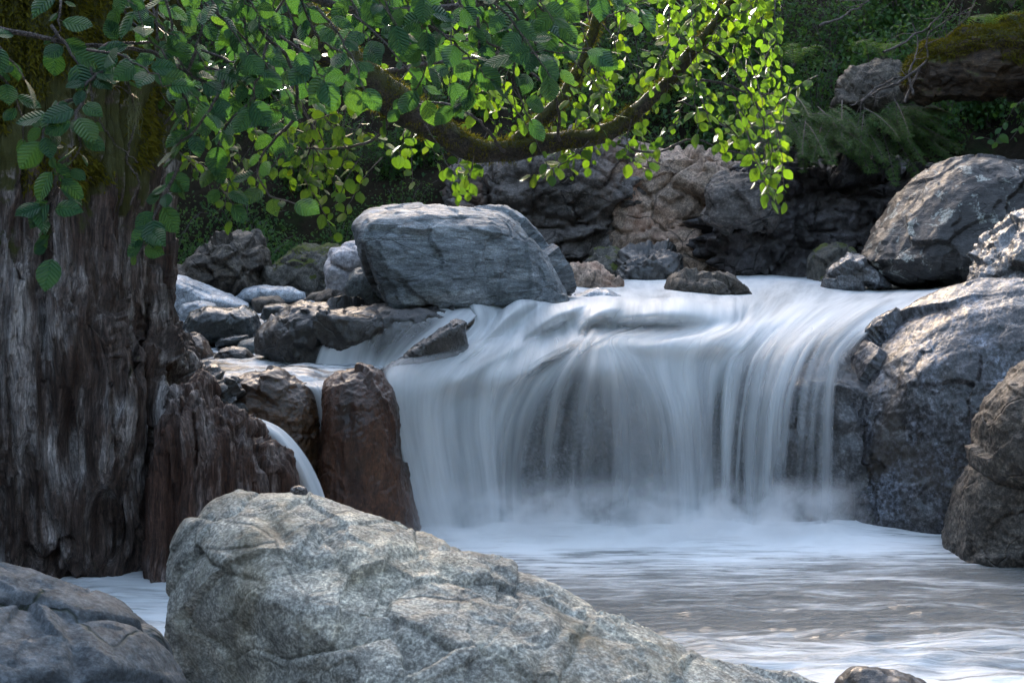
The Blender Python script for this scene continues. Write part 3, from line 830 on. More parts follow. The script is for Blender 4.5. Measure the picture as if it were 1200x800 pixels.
rock('boulder', 'great dark oval boulder with pale lichen spots lying against the right bank',
     [(998,304),(1010,288),(1030,262),(1052,234),(1076,208),(1106,190),(1145,181),(1190,188),(1250,196),(1320,240),(1320,345),(1180,340),(1080,335),(1030,328),(1008,318)],
     12.5, .8, M_oval, 'boulder', [('fbm', 1.0, .05), ('facet', 1.5, .035), ('strata', 7, .022, (.3, .3, 1), rot(0, 48, 0)), ('facet', 5, .012), ('fbm', 12, .006), ('fbm', 36, .003)],
     .018, 4, 23, dz=-.1, dx=.1, shear=(.1, .15))
rock('rock', 'low speckled rock splitting the upper stream below the oval boulder',
     [(970,338),(976,322),(986,309),(998,303),(1012,304),(1026,312),(1036,322),(1044,338)], 12.3, .2, M_shine, 'rock', HARD, .012, 4, 24)
rock('rock', 'small dark mossy rock at the foot of the dark cliff by the stream',
     [(950,335),(952,305),(962,292),(980,287),(998,293),(1006,310),(1006,335)], 13.8, .3, M_mossrock, 'rock', HARD, .018, 5, 25)
rock('rock', 'black angular rock with a mossy top in front of the ochre cliff',
     [(715,345),(722,315),(735,298),(758,291),(785,296),(796,312),(797,345)], 14.3, .35, M_wetdark, 'rock', HARD + [('facet', 4, .06)], .018, 3, 26)
rock('rock', 'grey moss spotted rock left of the black angular rock',
     [(675,340),(680,312),(695,298),(720,294),(738,300),(742,340)], 14.6, .3, M_mossrock, 'rock', HARD, .018, 3, 27)
rock('rock', 'pale beige rock right of the big blue grey boulder',
     [(648,352),(655,318),(668,310),(700,317),(726,330),(736,350)], 12.9, .3, M_white if False else M_ochre, 'rock', HARD, .016, 5, 28)
rock('rock', 'low pale rock half washed over at the right foot of the big boulder',
     [(664,362),(672,343),(690,336),(714,338),(732,347),(742,362)], 11.2, .2, M_palestone, 'rock', ROUND, .012, 6, 29)
rock('rock', 'flat brownish rock lying in the upper stream with water pouring around it',
     [(786,352),(792,334),(812,328),(842,328),(862,330),(872,350)], 11.7, .2, M_tri, 'rock', HARD, .012, 4, 30, dz=-.02)
rock('rock', 'brown leaning triangular rock at the back left under the leaves',
     [(214,345),(222,318),(234,290),(248,279),(275,276),(296,280),(306,300),(312,345)], 13.0, .4, M_tri, 'rock', HARD + [('facet', 4, .05)], .016, 3, 31, kind=None)
rock('rock', 'low mossy rock between the triangular rock and the whitish boulder',
     [(298,352),(306,318),(330,300),(352,288),(380,284),(405,292),(420,352)], 13.2, .4, M_mossrock, 'rock', HARD, .018, 4, 32)
rock('rock', 'pebbly dark rock peeking over the bottom edge of the photo at the right',
     [(975,830),(985,800),(1000,790),(1030,786),(1062,788),(1082,797),(1092,830)], 5.9, .12, M_wedge, 'rock', ROUND, .008, 5, 33)
rock('stone', 'small pale stone top at the bottom edge before the foreground boulder',
     [(535,830),(545,800),(562,793),(580,792),(600,799),(612,830)], 4.6, .08, M_palestone, 'stone', ROUND, .008, 5, 34)

# stones of the shelf pool: outline, distance, thickness, material, label
STONES = [
 ([(195,352),(202,322),(222,328),(250,340),(280,350),(292,358),(285,366),(200,368)], 12.2, .3, M_palestone, 'long pale wet stone slanting down from the trunk at the back of the shelf pool'),
 ([(274,347),(284,338),(310,334),(340,335),(358,342),(360,350),(340,354),(280,353)], 12.6, .22, M_palestone, 'flat pale stone in front of the mossy rock at the back left'),
 ([(208,372),(214,356),(232,352),(250,358),(256,370),(240,378)], 11.6, .16, M_palestone, 'small pale wet stone above the broad dark green stone'),
 ([(213,384),(222,366),(245,358),(268,361),(285,358),(302,368),(309,388),(304,402),(280,408),(248,406),(226,402)], 10.8, .25, M_wetstone, 'broad dark green stone with a smooth wet top in the shelf pool'),
 ([(296,352),(304,347),(325,346),(334,352),(336,362),(322,368),(300,364)], 11.6, .14, M_tri, 'brownish round stone behind the dark green one'),
 ([(304,372),(310,358),(330,354),(352,358),(355,368),(338,378),(312,380)], 11.2, .14, M_wetstone, 'black smooth stone near the upper end of the tilted slab'),
 ([(306,386),(312,375),(328,373),(338,380),(334,392),(314,394)], 10.8, .09, M_palestone, 'bright small stone squeezed against the tilted slab'),
 ([(212,410),(216,394),(228,390),(242,398),(250,414),(244,428),(216,428)], 10.1, .16, M_rust2, 'brown rounded stone at the right side of the trunk'),
 ([(250,404),(258,396),(276,391),(292,392),(290,402),(270,408),(254,410)], 10.5, .09, M_wetstone, 'thin flat dark stone under the dark green stone'),
 ([(276,412),(282,401),(298,398),(314,401),(314,412),(296,418)], 10.3, .09, M_greyround, 'small flat wet stone with a bright rim beside the tilted slab'),
 ([(250,424),(256,410),(272,404),(288,408),(298,420),(294,432),(254,432)], 9.95, .10, M_wetdark, 'black domed stone in the middle of the shelf pool'),
 ([(322,450),(326,440),(345,437),(362,441),(368,450)], 9.2, .06, M_wetdark, 'thin dark stone at the lip above the trickle'),
 ([(272,448),(278,438),(292,436),(306,440),(308,450)], 9.25, .06, M_wetdark, 'little black stone at the lip above the brown rock'),
 ([(355,352),(364,342),(385,339),(395,346),(392,354)], 11.9, .12, M_tri, 'dull brown stone left of the low brown stone'),
]
for k, (ol, Y, T, m, lb) in enumerate(STONES):
    rock('stone', lb, ol, Y, T, m, 'stone', [('fbm', 3, .022), ('facet', 6, .008), ('fbm', 20, .003)], .009, 7, 60 + k, group='stones in the shelf pool')

# ================================================================== CLIFF
CL_SPEC = [('fbm', .7, .10), ('plate', 1.3, .16, (1, 1, 1.4)), ('plate', 3.0, .10, (1, 1, 1.5), rot(0, 18, 0)), ('plate', 6.5, .035, (1, 1, 1.6), rot(0, 18, 0)), ('ridge', 9, .012), ('facet', 15, .010)]
rock('cliff', 'fractured grey rock wall with mossy ledges behind the big blue grey boulder',
     [(520,350),(520,240),(540,195),(600,178),(680,172),(740,170),(760,350)], 16.1, .7, M_cliff, 'cliff', CL_SPEC, .026, 3, 41, flat=.6)
rock('cliff', 'warm ochre rock face in the middle of the back bank',
     [(700,350),(705,200),(760,172),(830,170),(866,190),(872,350)], 16.0, .7, M_ochre, 'cliff', [('fbm', .8, .08), ('plate', 1.3, .12, (1, 1, 1.3)), ('plate', 3, .05, (1, 1, 1.5)), ('plate', 7, .02), ('ridge', 10, .008)], .026, 3, 42, flat=.6)
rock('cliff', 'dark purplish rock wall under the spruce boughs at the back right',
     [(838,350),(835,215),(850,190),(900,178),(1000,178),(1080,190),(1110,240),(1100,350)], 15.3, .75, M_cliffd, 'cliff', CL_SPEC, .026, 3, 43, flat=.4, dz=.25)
rock('rock', 'grey cracked block jutting from the cliff under the drooping leaves',
     [(822,262),(826,222),(845,205),(880,208),(902,230),(905,260),(880,275)], 14.6, .35, M_cliff, 'rock', HARD, .02, 3, 44)
rock('rock', 'squared brown rock sticking out above the spruce boughs',
     [(975,125),(980,98),(1000,78),(1030,70),(1062,78),(1078,100),(1075,130),(1030,136)], 15.4, .4, M_tri, 'rock', HARD, .02, 3, 45)
# ================================================================== WOOD, MOSS, LEAF MATERIALS
def wood_mat(name, c1, c2, c3, moss=-.5, scale=5.0, stretch=(1, 1, .09), zmoss=False):
    s = NT(name); o = s.obj(); v = s.mapping(o, stretch)
    ds = s.noise(o, 1.6, 3, .5)
    va = s.n('ShaderNodeVectorMath', operation='ADD'); cb = s.n('ShaderNodeCombineXYZ')
    s.l(s.math('MULTIPLY', ds, .22), cb.inputs[0]); s.l(v, va.inputs[0]); s.l(cb.outputs[0], va.inputs[1]); v = va.outputs[0]
    n1 = s.noise(o, 1.7, 6, .6, .5); n2 = s.noise(v, scale * 2.2, 7, .65); n3 = s.noise(v, scale * 9, 5, .7); n4 = s.noise(o, 60, 4, .7); n5 = s.noise(s.mapping(v, (1, 1, .6)), scale * 24, 4, .7)
    f = s.math('ADD', s.math('MULTIPLY', n1, .5), s.math('MULTIPLY', n2, .5))
    col = s.ramp(f, [(.36, c1), (.48, c2), (.60, c3)])
    col = s.mix(1, col, s.ramp(n3, [(.34, .35), (.52, 1.0), (.68, 1.6)]), 'MULTIPLY')
    col = s.mix(1, col, s.ramp(n4, [(.35, .8), (.65, 1.2)]), 'MULTIPLY')
    col = s.mix(1, col, s.ramp(n5, [(.36, .45), (.5, 1.0), (.64, 1.5)]), 'MULTIPLY')
    h = s.math('ADD', n2, s.math('MULTIPLY', n3, .6)); h = s.math('ADD', h, s.math('MULTIPLY', n5, .25)); h = s.math('ADD', h, s.math('MULTIPLY', n4, .08))
    nrm = s.bump(h, .9, .03)
    rg = s.ramp(n2, [(.35, .45), (.65, .75)])
    geo = s.n('ShaderNodeNewGeometry'); sep = s.n('ShaderNodeSeparateXYZ'); s.l(geo.outputs['Normal'], sep.inputs[0])
    so = s.n('ShaderNodeSeparateXYZ'); s.l(o, so.inputs[0])
    mf = s.math('ADD', s.math('MULTIPLY', sep.outputs[2], .5), s.math('MULTIPLY', s.math('SUBTRACT', s.noise(o, 2.4, 6, .7), .5), 2.2))
    if zmoss: mf = s.math('ADD', mf, s.ramp(s.math('MULTIPLY_ADD', so.outputs[2], .2, s.math('MULTIPLY', s.noise(o, 2.2, 5, .65), .5)), [(.75, 0.0), (.86, .95)]))
    mf = s.ramp(s.math('ADD', mf, moss), [(.1, 0.0), (.3, 1.0)])
    col = s.mix(mf, col, s.mix(s.noise(o, 30, 4, .7), (.02, .024, .005), (.085, .085, .013)))
    return s.done(s.bsdf(col, rg, .4, nrm))
M_wood = wood_mat('weathered_wood', (.032, .014, .008), (.092, .066, .054), (.40, .365, .345), -.42, zmoss=True)
M_flare = wood_mat('rusty_splinter_wood', (.036, .014, .008), (.085, .046, .032), (.28, .235, .215), -.6)
M_bark = wood_mat('mossy_bark', (.02, .014, .009), (.04, .03, .02), (.07, .055, .04), .1, 6, (1, 1, 1))
M_twig = wood_mat('twig_bark', (.05, .04, .035), (.10, .08, .07), (.20, .17, .16), -.9, 20, (1, 1, 1))
M_log = wood_mat('rotten_log', (.018, .010, .005), (.05, .03, .016), (.085, .055, .03), -.12, 4, (.2, 1, 1))

def moss_mat():
    s = NT('moss'); o = s.obj()
    col = s.mix(s.noise(o, 9, 5, .7), (.04, .042, .006), (.21, .185, .018))
    tr = s.n('ShaderNodeBsdfTranslucent'); s.l(col, tr.inputs[0])
    mx = s.n('ShaderNodeMixShader'); mx.inputs[0].default_value = .3
    s.l(s.bsdf(col, .9, .15), mx.inputs[1]); s.l(tr.outputs[0], mx.inputs[2]); return s.done(mx.outputs[0])
M_moss = moss_mat()

def leaf_mat(name, refl, trans, rough=.38, tr=.45, veins=True):
    s = NT(name); uv = s.uv()
    geo = s.n('ShaderNodeNewGeometry'); rnd = geo.outputs['Random Per Island']
    sp = s.n('ShaderNodeSeparateXYZ'); s.l(uv, sp.inputs[0])
    au = s.math('ABSOLUTE', s.math('SUBTRACT', sp.outputs[0], .5))
    ph = s.math('MULTIPLY', s.math('SUBTRACT', sp.outputs[1], s.math('MULTIPLY', au, .75)), 52.0)
    w = s.math('SINE', ph)
    vn = s.ramp(s.math('MULTIPLY_ADD', w, .5, .5), [(.80, 0.0), (1.0, 1.0)])
    mid = s.ramp(au, [(.0, 1.0), (.045, 0.0)])
    ve = s.math('MAXIMUM', s.math('MULTIPLY', vn, .6), mid)
    k = s.ramp(rnd, [(0, (.75, .8, .9)), (.5, (1, 1, 1)), (.9, (1.3, 1.18, .85)), (1, (1.7, 1.25, .8))])
    rc = s.mix(1, refl, k, 'MULTIPLY'); tc = s.mix(1, trans, k, 'MULTIPLY')
    rc = s.mix(s.math('MULTIPLY', ve, .35), rc, s.mix(1, rc, (1.9, 1.7, 1.5), 'MULTIPLY'))
    tc = s.mix(s.math('MULTIPLY', ve, .55), tc, s.mix(1, tc, (.45, .5, .4), 'MULTIPLY'))
    h = s.math('MULTIPLY', s.math('ADD', w, s.math('MULTIPLY', mid, -1.5)), 1.0)
    nrm = s.bump(h, .8, .004)
    a = s.bsdf(rc, rough, .38, nrm)
    t = s.n('ShaderNodeBsdfTranslucent'); s.l(tc, t.inputs[0])
    mx = s.n('ShaderNodeMixShader'); mx.inputs[0].default_value = tr
    s.l(a, mx.inputs[1]); s.l(t.outputs[0], mx.inputs[2]); return s.done(mx.outputs[0])
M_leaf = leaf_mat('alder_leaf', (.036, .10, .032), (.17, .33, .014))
M_leafn = leaf_mat('alder_leaf_shade', (.036, .115, .055), (.07, .18, .02), .40, .3)  # copy of the alder leaf with shade and sky sheen put into its colours
M_leafb = leaf_mat('shrub_leaf', (.055, .145, .045), (.13, .25, .03), .4, .4)
M_needle = leaf_mat('spruce_needle', (.08, .18, .045), (.13, .22, .03), .45, .25)

# ================================================================== LEAVES
_T = np.array([0, .10, .27, .47, .67, .85, 1.0]); _H = np.array([.02, .20, .33, .385, .34, .19, .0])
_C = np.array([-1, -.5, 0, .5, 1.0])
def leaf_template():
    V = []; U = []
    for t, h in zip(_T, _H):
        for c in _C:
            V.append((c * h, t, .16 * abs(c) * h * 2 * .6 - .10 * (abs(c) * h * 2) ** 2)); U.append((c * h + .5, t))
    return np.array(V), grid_faces(len(_T), len(_C)), np.array(U)
LT = leaf_template()
_V2 = np.array([(0, 0, 0), (-.34, .35, .06), (.34, .35, .06), (0, .45, 0), (-.30, .72, .03), (.30, .72, .03), (0, 1, -.05)], float)
LT2 = (_V2, np.array([(0, 3, 1, 1), (0, 2, 3, 3), (1, 3, 6, 4), (3, 2, 5, 6)]), np.array([(.5, 0), (.1, .35), (.9, .35), (.5, .45), (.15, .72), (.85, .72), (.5, 1)]))
LT2 = (_V2[[0, 1, 4, 6, 5, 2, 3]], np.array([(0, 6, 2, 1), (6, 3, 3, 2), (0, 5, 4, 6), (6, 4, 3, 3)]), LT2[2][[0, 1, 4, 6, 5, 2, 3]])
# simple folded leaf: two quads that share the midrib
LT3 = (np.array([(0, 0, 0), (-.36, .42, .07), (0, 1, -.08), (.36, .42, .07), (0, .5, -.0)], float), np.array([(0, 4, 2, 1), (0, 3, 2, 4)]),
       np.array([(.5, 0), (.1, .42), (.5, 1), (.9, .42), (.5, .5)]))

def leaves(base, axis, nrm, size, T=LT, curl=None):
    base = np.asarray(base, float); n = len(base)
    A = axis / (np.linalg.norm(axis, axis=1)[:, None] + 1e-9)
    N = nrm - (nrm * A).sum(1)[:, None] * A; N /= np.linalg.norm(N, axis=1)[:, None] + 1e-9
    X = np.cross(A, N)
    V0, F0, U0 = T
    curl = np.zeros(n) if curl is None else curl
    fo = np.random.default_rng(n).uniform(.2, 3.0, n)
    z = V0[None, :, 2] * fo[:, None] - curl[:, None] * V0[None, :, 1] ** 2
    P = base[:, None] + size[:, None, None] * (V0[None, :, :1] * X[:, None] + V0[None, :, 1:2] * A[:, None] + z[..., None] * N[:, None])
    m = len(V0)
    Fq = (F0[None] + (np.arange(n) * m)[:, None, None]).reshape(-1, 4)
    return P.reshape(-1, 3), Fq, np.tile(U0, (n, 1))

def nz(v): return v / (np.linalg.norm(v) + 1e-9)

def leafy(poly, n, size, rng, aL, aT, r0=.005, start=.12, T=LT, face=.55, wob=.02, bothtip=True):
    """a twig along world points poly with n alternate leaves"""
    P = catmull(np.asarray(poly, float), 14)
    P = P + rng.normal(size=P.shape) * wob * np.linspace(0, 1, 14)[:, None] * .35
    V, Fq = tube(P, r0, r0 * .3, 5); aT.add(V, Fq)
    B, A, N, S, C = [], [], [], [], []
    for k in range(n):
        s = start + (1 - start) * (k + .5) / n
        i = s * 13; j = min(int(i), 12); f = i - j
        p = P[j] * (1 - f) + P[j + 1] * f
        d = nz(P[j + 1] - P[j])
        side = nz(np.cross(d, [0, -.5, 1])) * (1 if k % 2 else -1)
        a = nz(d * rng.uniform(.2, .9) + side * rng.uniform(.5, 1.1) + np.array([0, 0, -1]) * rng.uniform(-.1, .5) + rng.normal(size=3) * .25)
        if k == n - 1: a = nz(d + rng.normal(size=3) * .2)
        nn = nz(np.array([rng.normal() * .35, -face * rng.uniform(.2, 1.6), rng.uniform(.25, 1.0)]) + rng.normal(size=3) * .22)
        pet = p + a * size * .18
        V, Fq = tube(np.array([p, (p + pet) / 2 + [0, 0, size * .02], pet]), size * .018, size * .012, 3); aT.add(V, Fq)
        B.append(pet); A.append(a); N.append(nn)
        S.append(size * rng.choice([1, 1.2, .88, .68, .45], p=[.28, .2, .24, .16, .12])); C.append(rng.uniform(-.15, .5))
    V, Fq, U = leaves(np.array(B), np.array(A), np.array(N), np.array(S), T, np.array(C))
    aL.add(V, Fq, U)

def tufts(co, no, sel, n, length, rng, name, mat, origin, parent, width=.25, drop=.0, label=None):
    idx = np.flatnonzero(sel)
    if not len(idx): return None
    i = rng.choice(idx, n)
    b = co[i] + rng.normal(size=(n, 3)) * .012
    d = no[i] + rng.normal(size=(n, 3)) * .55 + np.array([0, 0, -drop])
    d /= np.linalg.norm(d, axis=1)[:, None]
    w = np.cross(d, rng.normal(size=(n, 3))); w /= np.linalg.norm(w, axis=1)[:, None] + 1e-9
    L = length * rng.uniform(.4, 1.2, n)[:, None]
    b = b - no[i] * .006
    V = np.stack([b - w * L * width * .5, b + w * L * width * .5, b + d * L + np.array([0, 0, -drop]) * L * .3], 1).reshape(-1, 3)
    ob = mesh_np(name, V, np.arange(n * 3).reshape(-1, 3), mat, origin, parent, smooth=False)
    return ob

# ================================================================== THE OLD TREE AT THE LEFT
rng = np.random.default_rng(5)
old = empty('old_tree', W(60, 700, 7.8) * [1, 1, 0])
tag(old, 'massive weathered old tree at the left edge with splintered grey wood and mossy top', 'tree')
TRSPEC = [('fbm', 1.1, .07), ('ridge', 3.2, .040, (1, 1, .12)), ('facet', 4.0, .085, (1, 1, .10)), ('ridge', 10, .018, (1, 1, .06)), ('groove', 3.0, .07, (1, 1, .10)), ('groove', 7, .03, (1, 1, .07)),
          ('facet', 13, .018, (1, 1, .07)), ('ridge', 30, .006, (1, 1, .06)), ('fbm', 30, .003)]
def trunk_extra(co, no):
    co = co.copy(); w = .25 * fbm(co * np.array([3, 3, .8]), 3, 8)
    for px, py, rx, rz, dp in [(95, 640, .10, .26, .14), (205, 545, .09, .28, .13), (30, 330, .05, .45, .10), (120, 420, .035, .30, .08), (185, 330, .08, .35, .12), (150, 250, .04, .30, .08), (60, 520, .035, .30, .08), (150, 560, .03, .22, .07)]:
        c = W(px, py, 7.35); r = np.sqrt(((co[:, 0] - c[0]) / rx) ** 2 + ((co[:, 2] - c[2]) / rz) ** 2) + w
        co[:, 1] += dp * sstep(1.15, .75, r) * (co[:, 1] < 8.2)
    return co
trunk = rock('trunk', None, [(-260,-330),(185,-330),(180,-60),(176,60),(172,160),(168,250),(170,330),(184,390),(212,430),(232,480),(240,560),(225,620),(200,660),(184,700),(174,770),(-260,770)],
     8.15, .85, M_wood, spec=TRSPEC, voxel=.013, smooth=5, seed=51, parent=old, shear=(.25, 0), extra=trunk_extra)
tco, tno = ROCKS['trunk']
flare = rock('root', 'rusty brown jagged splintered root flare', [(200,480),(214,455),(235,440),(246,470),(262,474),(275,478),(285,492),(296,500),(303,516),(316,522),(322,534),(332,540),(337,556),(338,590),(342,660),(190,690),(188,560)],
     8.05, .30, M_flare, spec=[('fbm', 1.6, .03), ('facet', 5.5, .05, (1, 1, .06)), ('ridge', 8, .03, (1, 1, .05)), ('facet', 15, .014, (1, 1, .05)), ('groove', 5, .04, (1, 1, .06)), ('ridge', 24, .010, (1, 1, .04))],
     voxel=.010, smooth=1, seed=52, parent=old, shear=(.3, 0))
mz = fbm(tco * 1.7, 4, 91)
sel = (tco[:, 2] > 2.42 - .75 * mz) & (tco[:, 1] < 8.3) & (mz > -.30)
tufts(tco, tno, sel, 150000, .045, rng, 'moss', M_moss, (0, 0, 0), old, .3, .5)['kind'] = 'stuff'

# mossy limb that leans over the stream, forks and climbs to the upper right
limb = catmull(np.array([W(150,-120,8.1), W(230,-60,7.7), W(300,-10,7.5), W(370,40,7.4), W(425,92,7.4), W(465,120,7.45), W(510,150,7.5), W(556,176,7.55), W(610,175,7.6), W(655,165,7.65), W(700,159,7.7),
      W(740,135,7.75), W(780,98,7.8), W(815,55,7.85), W(845,18,7.9), W(880,-30,8.0), W(920,-110,8.1)]), 120)
rad = np.interp(np.linspace(0, 1, 120), [0, .25, .42, .52, .62, .72, 1], [.14, .115, .095, .062, .052, .038, .016])
V, Fq = tube(limb, 0, 0, 20, .012, 3, rad=rad)
lb = mesh_np('branch', V, Fq, M_bark, (0, 0, 0), old)
me = lb.data
Nn = V - np.repeat(limb, 20, 0); Nn /= np.linalg.norm(Nn, axis=1)[:, None]
fk = catmull(np.array([W(592,180,7.6), W(625,150,7.65), W(655,120,7.7), W(676,85,7.75), W(692,45,7.8), W(705,5,7.8), W(730,-60,7.9)]), 60)
V2, F2 = tube(fk, .045, .018, 14, .008, 4)
mesh_np('branch', V2, F2, M_bark, (0, 0, 0), old)
N2 = V2 - np.repeat(fk, 14, 0); N2 /= np.linalg.norm(N2, axis=1)[:, None]
# moss fur on the limb, thickest on the upper side of the left half
fr = np.repeat(np.linspace(0, 1, 120), 20)
ok = (rng.random(len(V)) < np.interp(fr, [0, .5, .6, .72, 1], [1, 1, .5, .4, .15]) * np.clip(.55 + .6 * Nn[:, 2], .1, 1))
tufts(V, Nn, ok, 26000, .026, rng, 'moss', M_moss, (0, 0, 0), old, .2, .25)['kind'] = 'stuff'
ok = rng.random(len(V2)) < .6
tufts(V2, N2, ok, 7000, .022, rng, 'moss', M_moss, (0, 0, 0), old, .2, .25)['kind'] = 'stuff'

# sunlit foliage of the limb
def inpoly(px, py, poly):
    c = False; n = len(poly); j = n - 1
    for i in range(n):
        xi, yi = poly[i]; xj, yj = poly[j]
        if (yi > py) != (yj > py) and px < (xj - xi) * (py - yi) / (yj - yi) + xi: c = not c
        j = i
    return c
rl = np.random.default_rng(21)
aL, aT = Acc(), Acc()
ZONES = [  # polygon of twig tips, number of twigs, direction in pixels from base to tip
 ([(215,120),(250,140),(330,150),(400,165),(405,250),(392,278),(355,262),(330,215),(262,262),(215,220)], 34, (.25, 1)),
 ([(330,150),(440,120),(470,200),(440,235),(370,232)], 16, (.2, 1)),
 ([(430,185),(480,175),(560,205),(556,248),(520,232),(470,215)], 9, (.1, 1)),
 ([(470,60),(640,60),(660,150),(560,150),(500,120)], 22, (.2, .9)),
 ([(590,178),(690,176),(692,205),(640,212),(600,200)], 12, (.1, 1)),
 ([(630,60),(760,50),(790,120),(700,150),(640,150)], 16, (.3, .9)),
 ([(700,120),(790,110),(800,195),(760,205),(712,190)], 13, (.1, 1)),
 ([(780,20),(900,10),(915,130),(900,190),(850,200),(800,170)], 34, (.1, 1)),
 ([(840,150),(905,160),(925,240),(900,246),(865,205)], 14, (.3, 1)),
 ([(700,-30),(930,-40),(910,60),(800,70),(700,60)], 28, (.2, .8)),
 ([(200,-20),(700,-40),(700,60),(200,60)], 36, (.2, .8)),
]
for poly, n, d in ZONES:
    xs_ = [p[0] for p in poly]; ys_ = [p[1] for p in poly]
    for _ in range(n):
        while True:
            x, y = rl.uniform(min(xs_), max(xs_)), rl.uniform(min(ys_), max(ys_))
            if inpoly(x, y, poly): break
        Y = rl.uniform(7.3, 8.9); L = rl.uniform(55, 115)
        dx = d[0] + rl.normal() * .45; dy = d[1] + rl.normal() * .25
        k = L / math.hypot(dx, dy)
        b = W(x - dx * k, y - dy * k, Y + rl.uniform(-.2, .3)); t = W(x, y, Y)
        m = (b + t) / 2 + np.array([0, 0, .04])
        leafy([b, m, t], int(rl.integers(7, 12)), .064, rl, aL, aT, .004)
# twigs reaching down to the lit tips at (905,240), (650,215), (690,190)
for poly, n in [([(860,120,7.9),(880,170,7.9),(895,215,7.9),(906,240,7.9)], 13), ([(820,110,7.8),(835,150,7.8),(850,180,7.8)], 9), ([(690,165,7.6),(676,180,7.6),(652,196,7.55),(620,205,7.55)], 12),
                ([(740,140,7.7),(735,170,7.7),(752,200,7.7)], 8), ([(556,180,7.5),(552,205,7.5),(548,228,7.5)], 4), ([(350,200,7.9),(372,235,7.9),(392,275,7.9)], 9), ([(330,180,7.9),(300,220,7.9),(268,262,7.9)], 9)]:
    leafy([W(*q) for q in poly], n, .076, rl, aL, aT, .005)
aL.build('foliage', M_leaf, (0, 0, 0), old)
# finer branches, grey and bare
for pts, r in [([(300,20,7.4),(345,95,7.5),(372,150,7.6),(365,178,7.7)], .012), ([(425,92,7.4),(505,72,7.5),(600,55,7.6),(690,20,7.7)], .014), ([(590,178,7.5),(560,150,7.3),(520,128,7.2),(470,134,7.2)], .010),
               ([(700,160,7.7),(760,175,7.8),(820,160,7.9),(880,178,8.0)], .009), ([(780,98,7.8),(830,92,8.0),(880,105,8.1),(930,98,8.2)], .009), ([(655,165,7.6),(650,120,7.5),(610,80,7.5),(590,30,7.5)], .010),
               ([(460,118,7.45),(440,165,7.5),(380,178,7.6),(320,172,7.7)], .009), ([(370,40,7.4),(300,60,7.4),(220,110,7.5),(190,140,7.6)], .012), ([(815,55,7.85),(850,70,7.9),(880,110,7.9),(900,170,7.9)], .008)]:
    c = catmull(np.array([W(*q) for q in pts]), 30) + 0
    c = c + np.cumsum(rl.normal(size=c.shape) * .004, 0)
    V, Fq = tube(c, r, r * .4, 7, .002, 5); aT.add(V, Fq)
tw = aT.build('twigs', M_twig, (0, 0, 0), old)

# unseen crown above the view, added on the old tree to shade near leaves
rc_ = np.random.default_rng(77)
aL, aT = Acc(), Acc()
for _ in range(150):
    t = np.array([rc_.uniform(-2.6, 2.6), rc_.uniform(6.4, 8.2), 0]); t[2] = rc_.uniform(3.35, 5.4) + .12 * (t[1] - 6.4)
    b = t + np.array([-.25 + rc_.normal() * .2, .1 + rc_.normal() * .15, .35])
    leafy([b, (b + t) / 2 + [0, 0, .06], t], 10, .085, rc_, aL, aT, .005, T=LT3)
aL.build('shade_crown_foliage', M_leaf, (0, 0, 0), old)
for q in range(5):
    e = np.array([-2.0 + q * 1.0, 7.4, 4.6 + .3 * math.sin(q)])
    V, Fq = tube(catmull(np.array([W(60, -330, 8.1), (W(60, -330, 8.1) + e) / 2 + [0, 0, .5], e]), 20), .08, .015, 8, .005, q); aT.add(V, Fq)
aT.build('shade_crown_branches', M_bark, (0, 0, 0), old)

# ================================================================== NEAR TREE WHOSE BRANCHES HANG IN FROM THE LEFT AND THE TOP
rn = np.random.default_rng(33)
near = empty('alder_tree', (-2.3, 3.4, -.2))
tag(near, 'nearby alder tree whose dark blue green leafy branches hang in across the top left', 'tree')
st = catmull(np.array([(-2.3, 3.4, -.2), (-2.25, 3.5, .9), (-2.1, 3.7, 2.0), (-1.8, 3.9, 3.0), (-1.5, 4.2, 4.0), (-1.3, 4.4, 5.0)]), 50)
V, Fq = tube(st, .10, .05, 16, .01, 6)
mesh_np('trunk', V, Fq, M_bark, (0, 0, 0), near)
aL, aT = Acc(), Acc()
def poly_w(p): return [W(a, b, c) for a, b, c in p]
NEAR = [
 ([(-60,20,4.1),(-10,45,4.1),(28,95,4.1)], 6), ([(176,50,4.3),(118,54,4.2),(128,80,4.2),(152,102,4.15)], 7),
 ([(128,80,4.2),(102,96,4.1),(98,125,4.1),(112,142,4.1)], 8), ([(100,112,4.1),(62,128,4.05),(52,165,4.0),(70,212,4.0)], 12),
 ([(100,112,4.1),(88,140,4.0),(92,170,4.0),(78,205,4.0)], 8),
 ([(66,205,4.0),(60,235,4.0),(36,249,4.0)], 3), ([(62,232,4.0),(60,270,4.0),(58,302,4.0)], 6),
 ([(262,95,4.3),(240,140,4.2),(205,175,4.2),(186,222,4.2)], 9), ([(212,190,4.2),(190,235,4.15),(174,272,4.1),(162,302,4.1)], 11),
 ([(305,110,4.4),(268,145,4.3),(250,190,4.3),(276,238,4.3)], 13), ([(345,140,4.5),(305,185,4.4),(308,222,4.4),(348,238,4.4)], 10),
 ([(190,-40,4.3),(200,30,4.3),(215,75,4.3),(250,125,4.3)], 13), ([(260,-40,4.4),(290,40,4.4),(280,90,4.4),(330,135,4.4)], 13),
 ([(340,-40,4.5),(370,40,4.5),(410,70,4.5),(400,112,4.5)], 13), ([(430,-40,4.4),(470,40,4.4),(500,80,4.4),(470,130,4.4)], 12),
 ([(520,-40,4.4),(560,40,4.4),(610,60,4.4),(690,62,4.3)], 14), ([(560,20,4.4),(560,80,4.4),(535,130,4.4)], 9), ([(600,-30,4.4),(640,20,4.4),(660,50,4.4),(712,66,4.4)], 11),
 ([(560,-30,4.2),(610,30,4.2),(600,90,4.2),(620,140,4.2)], 9), ([(640,-40,4.6),(700,-10,4.6),(750,14,4.6)], 10),
]
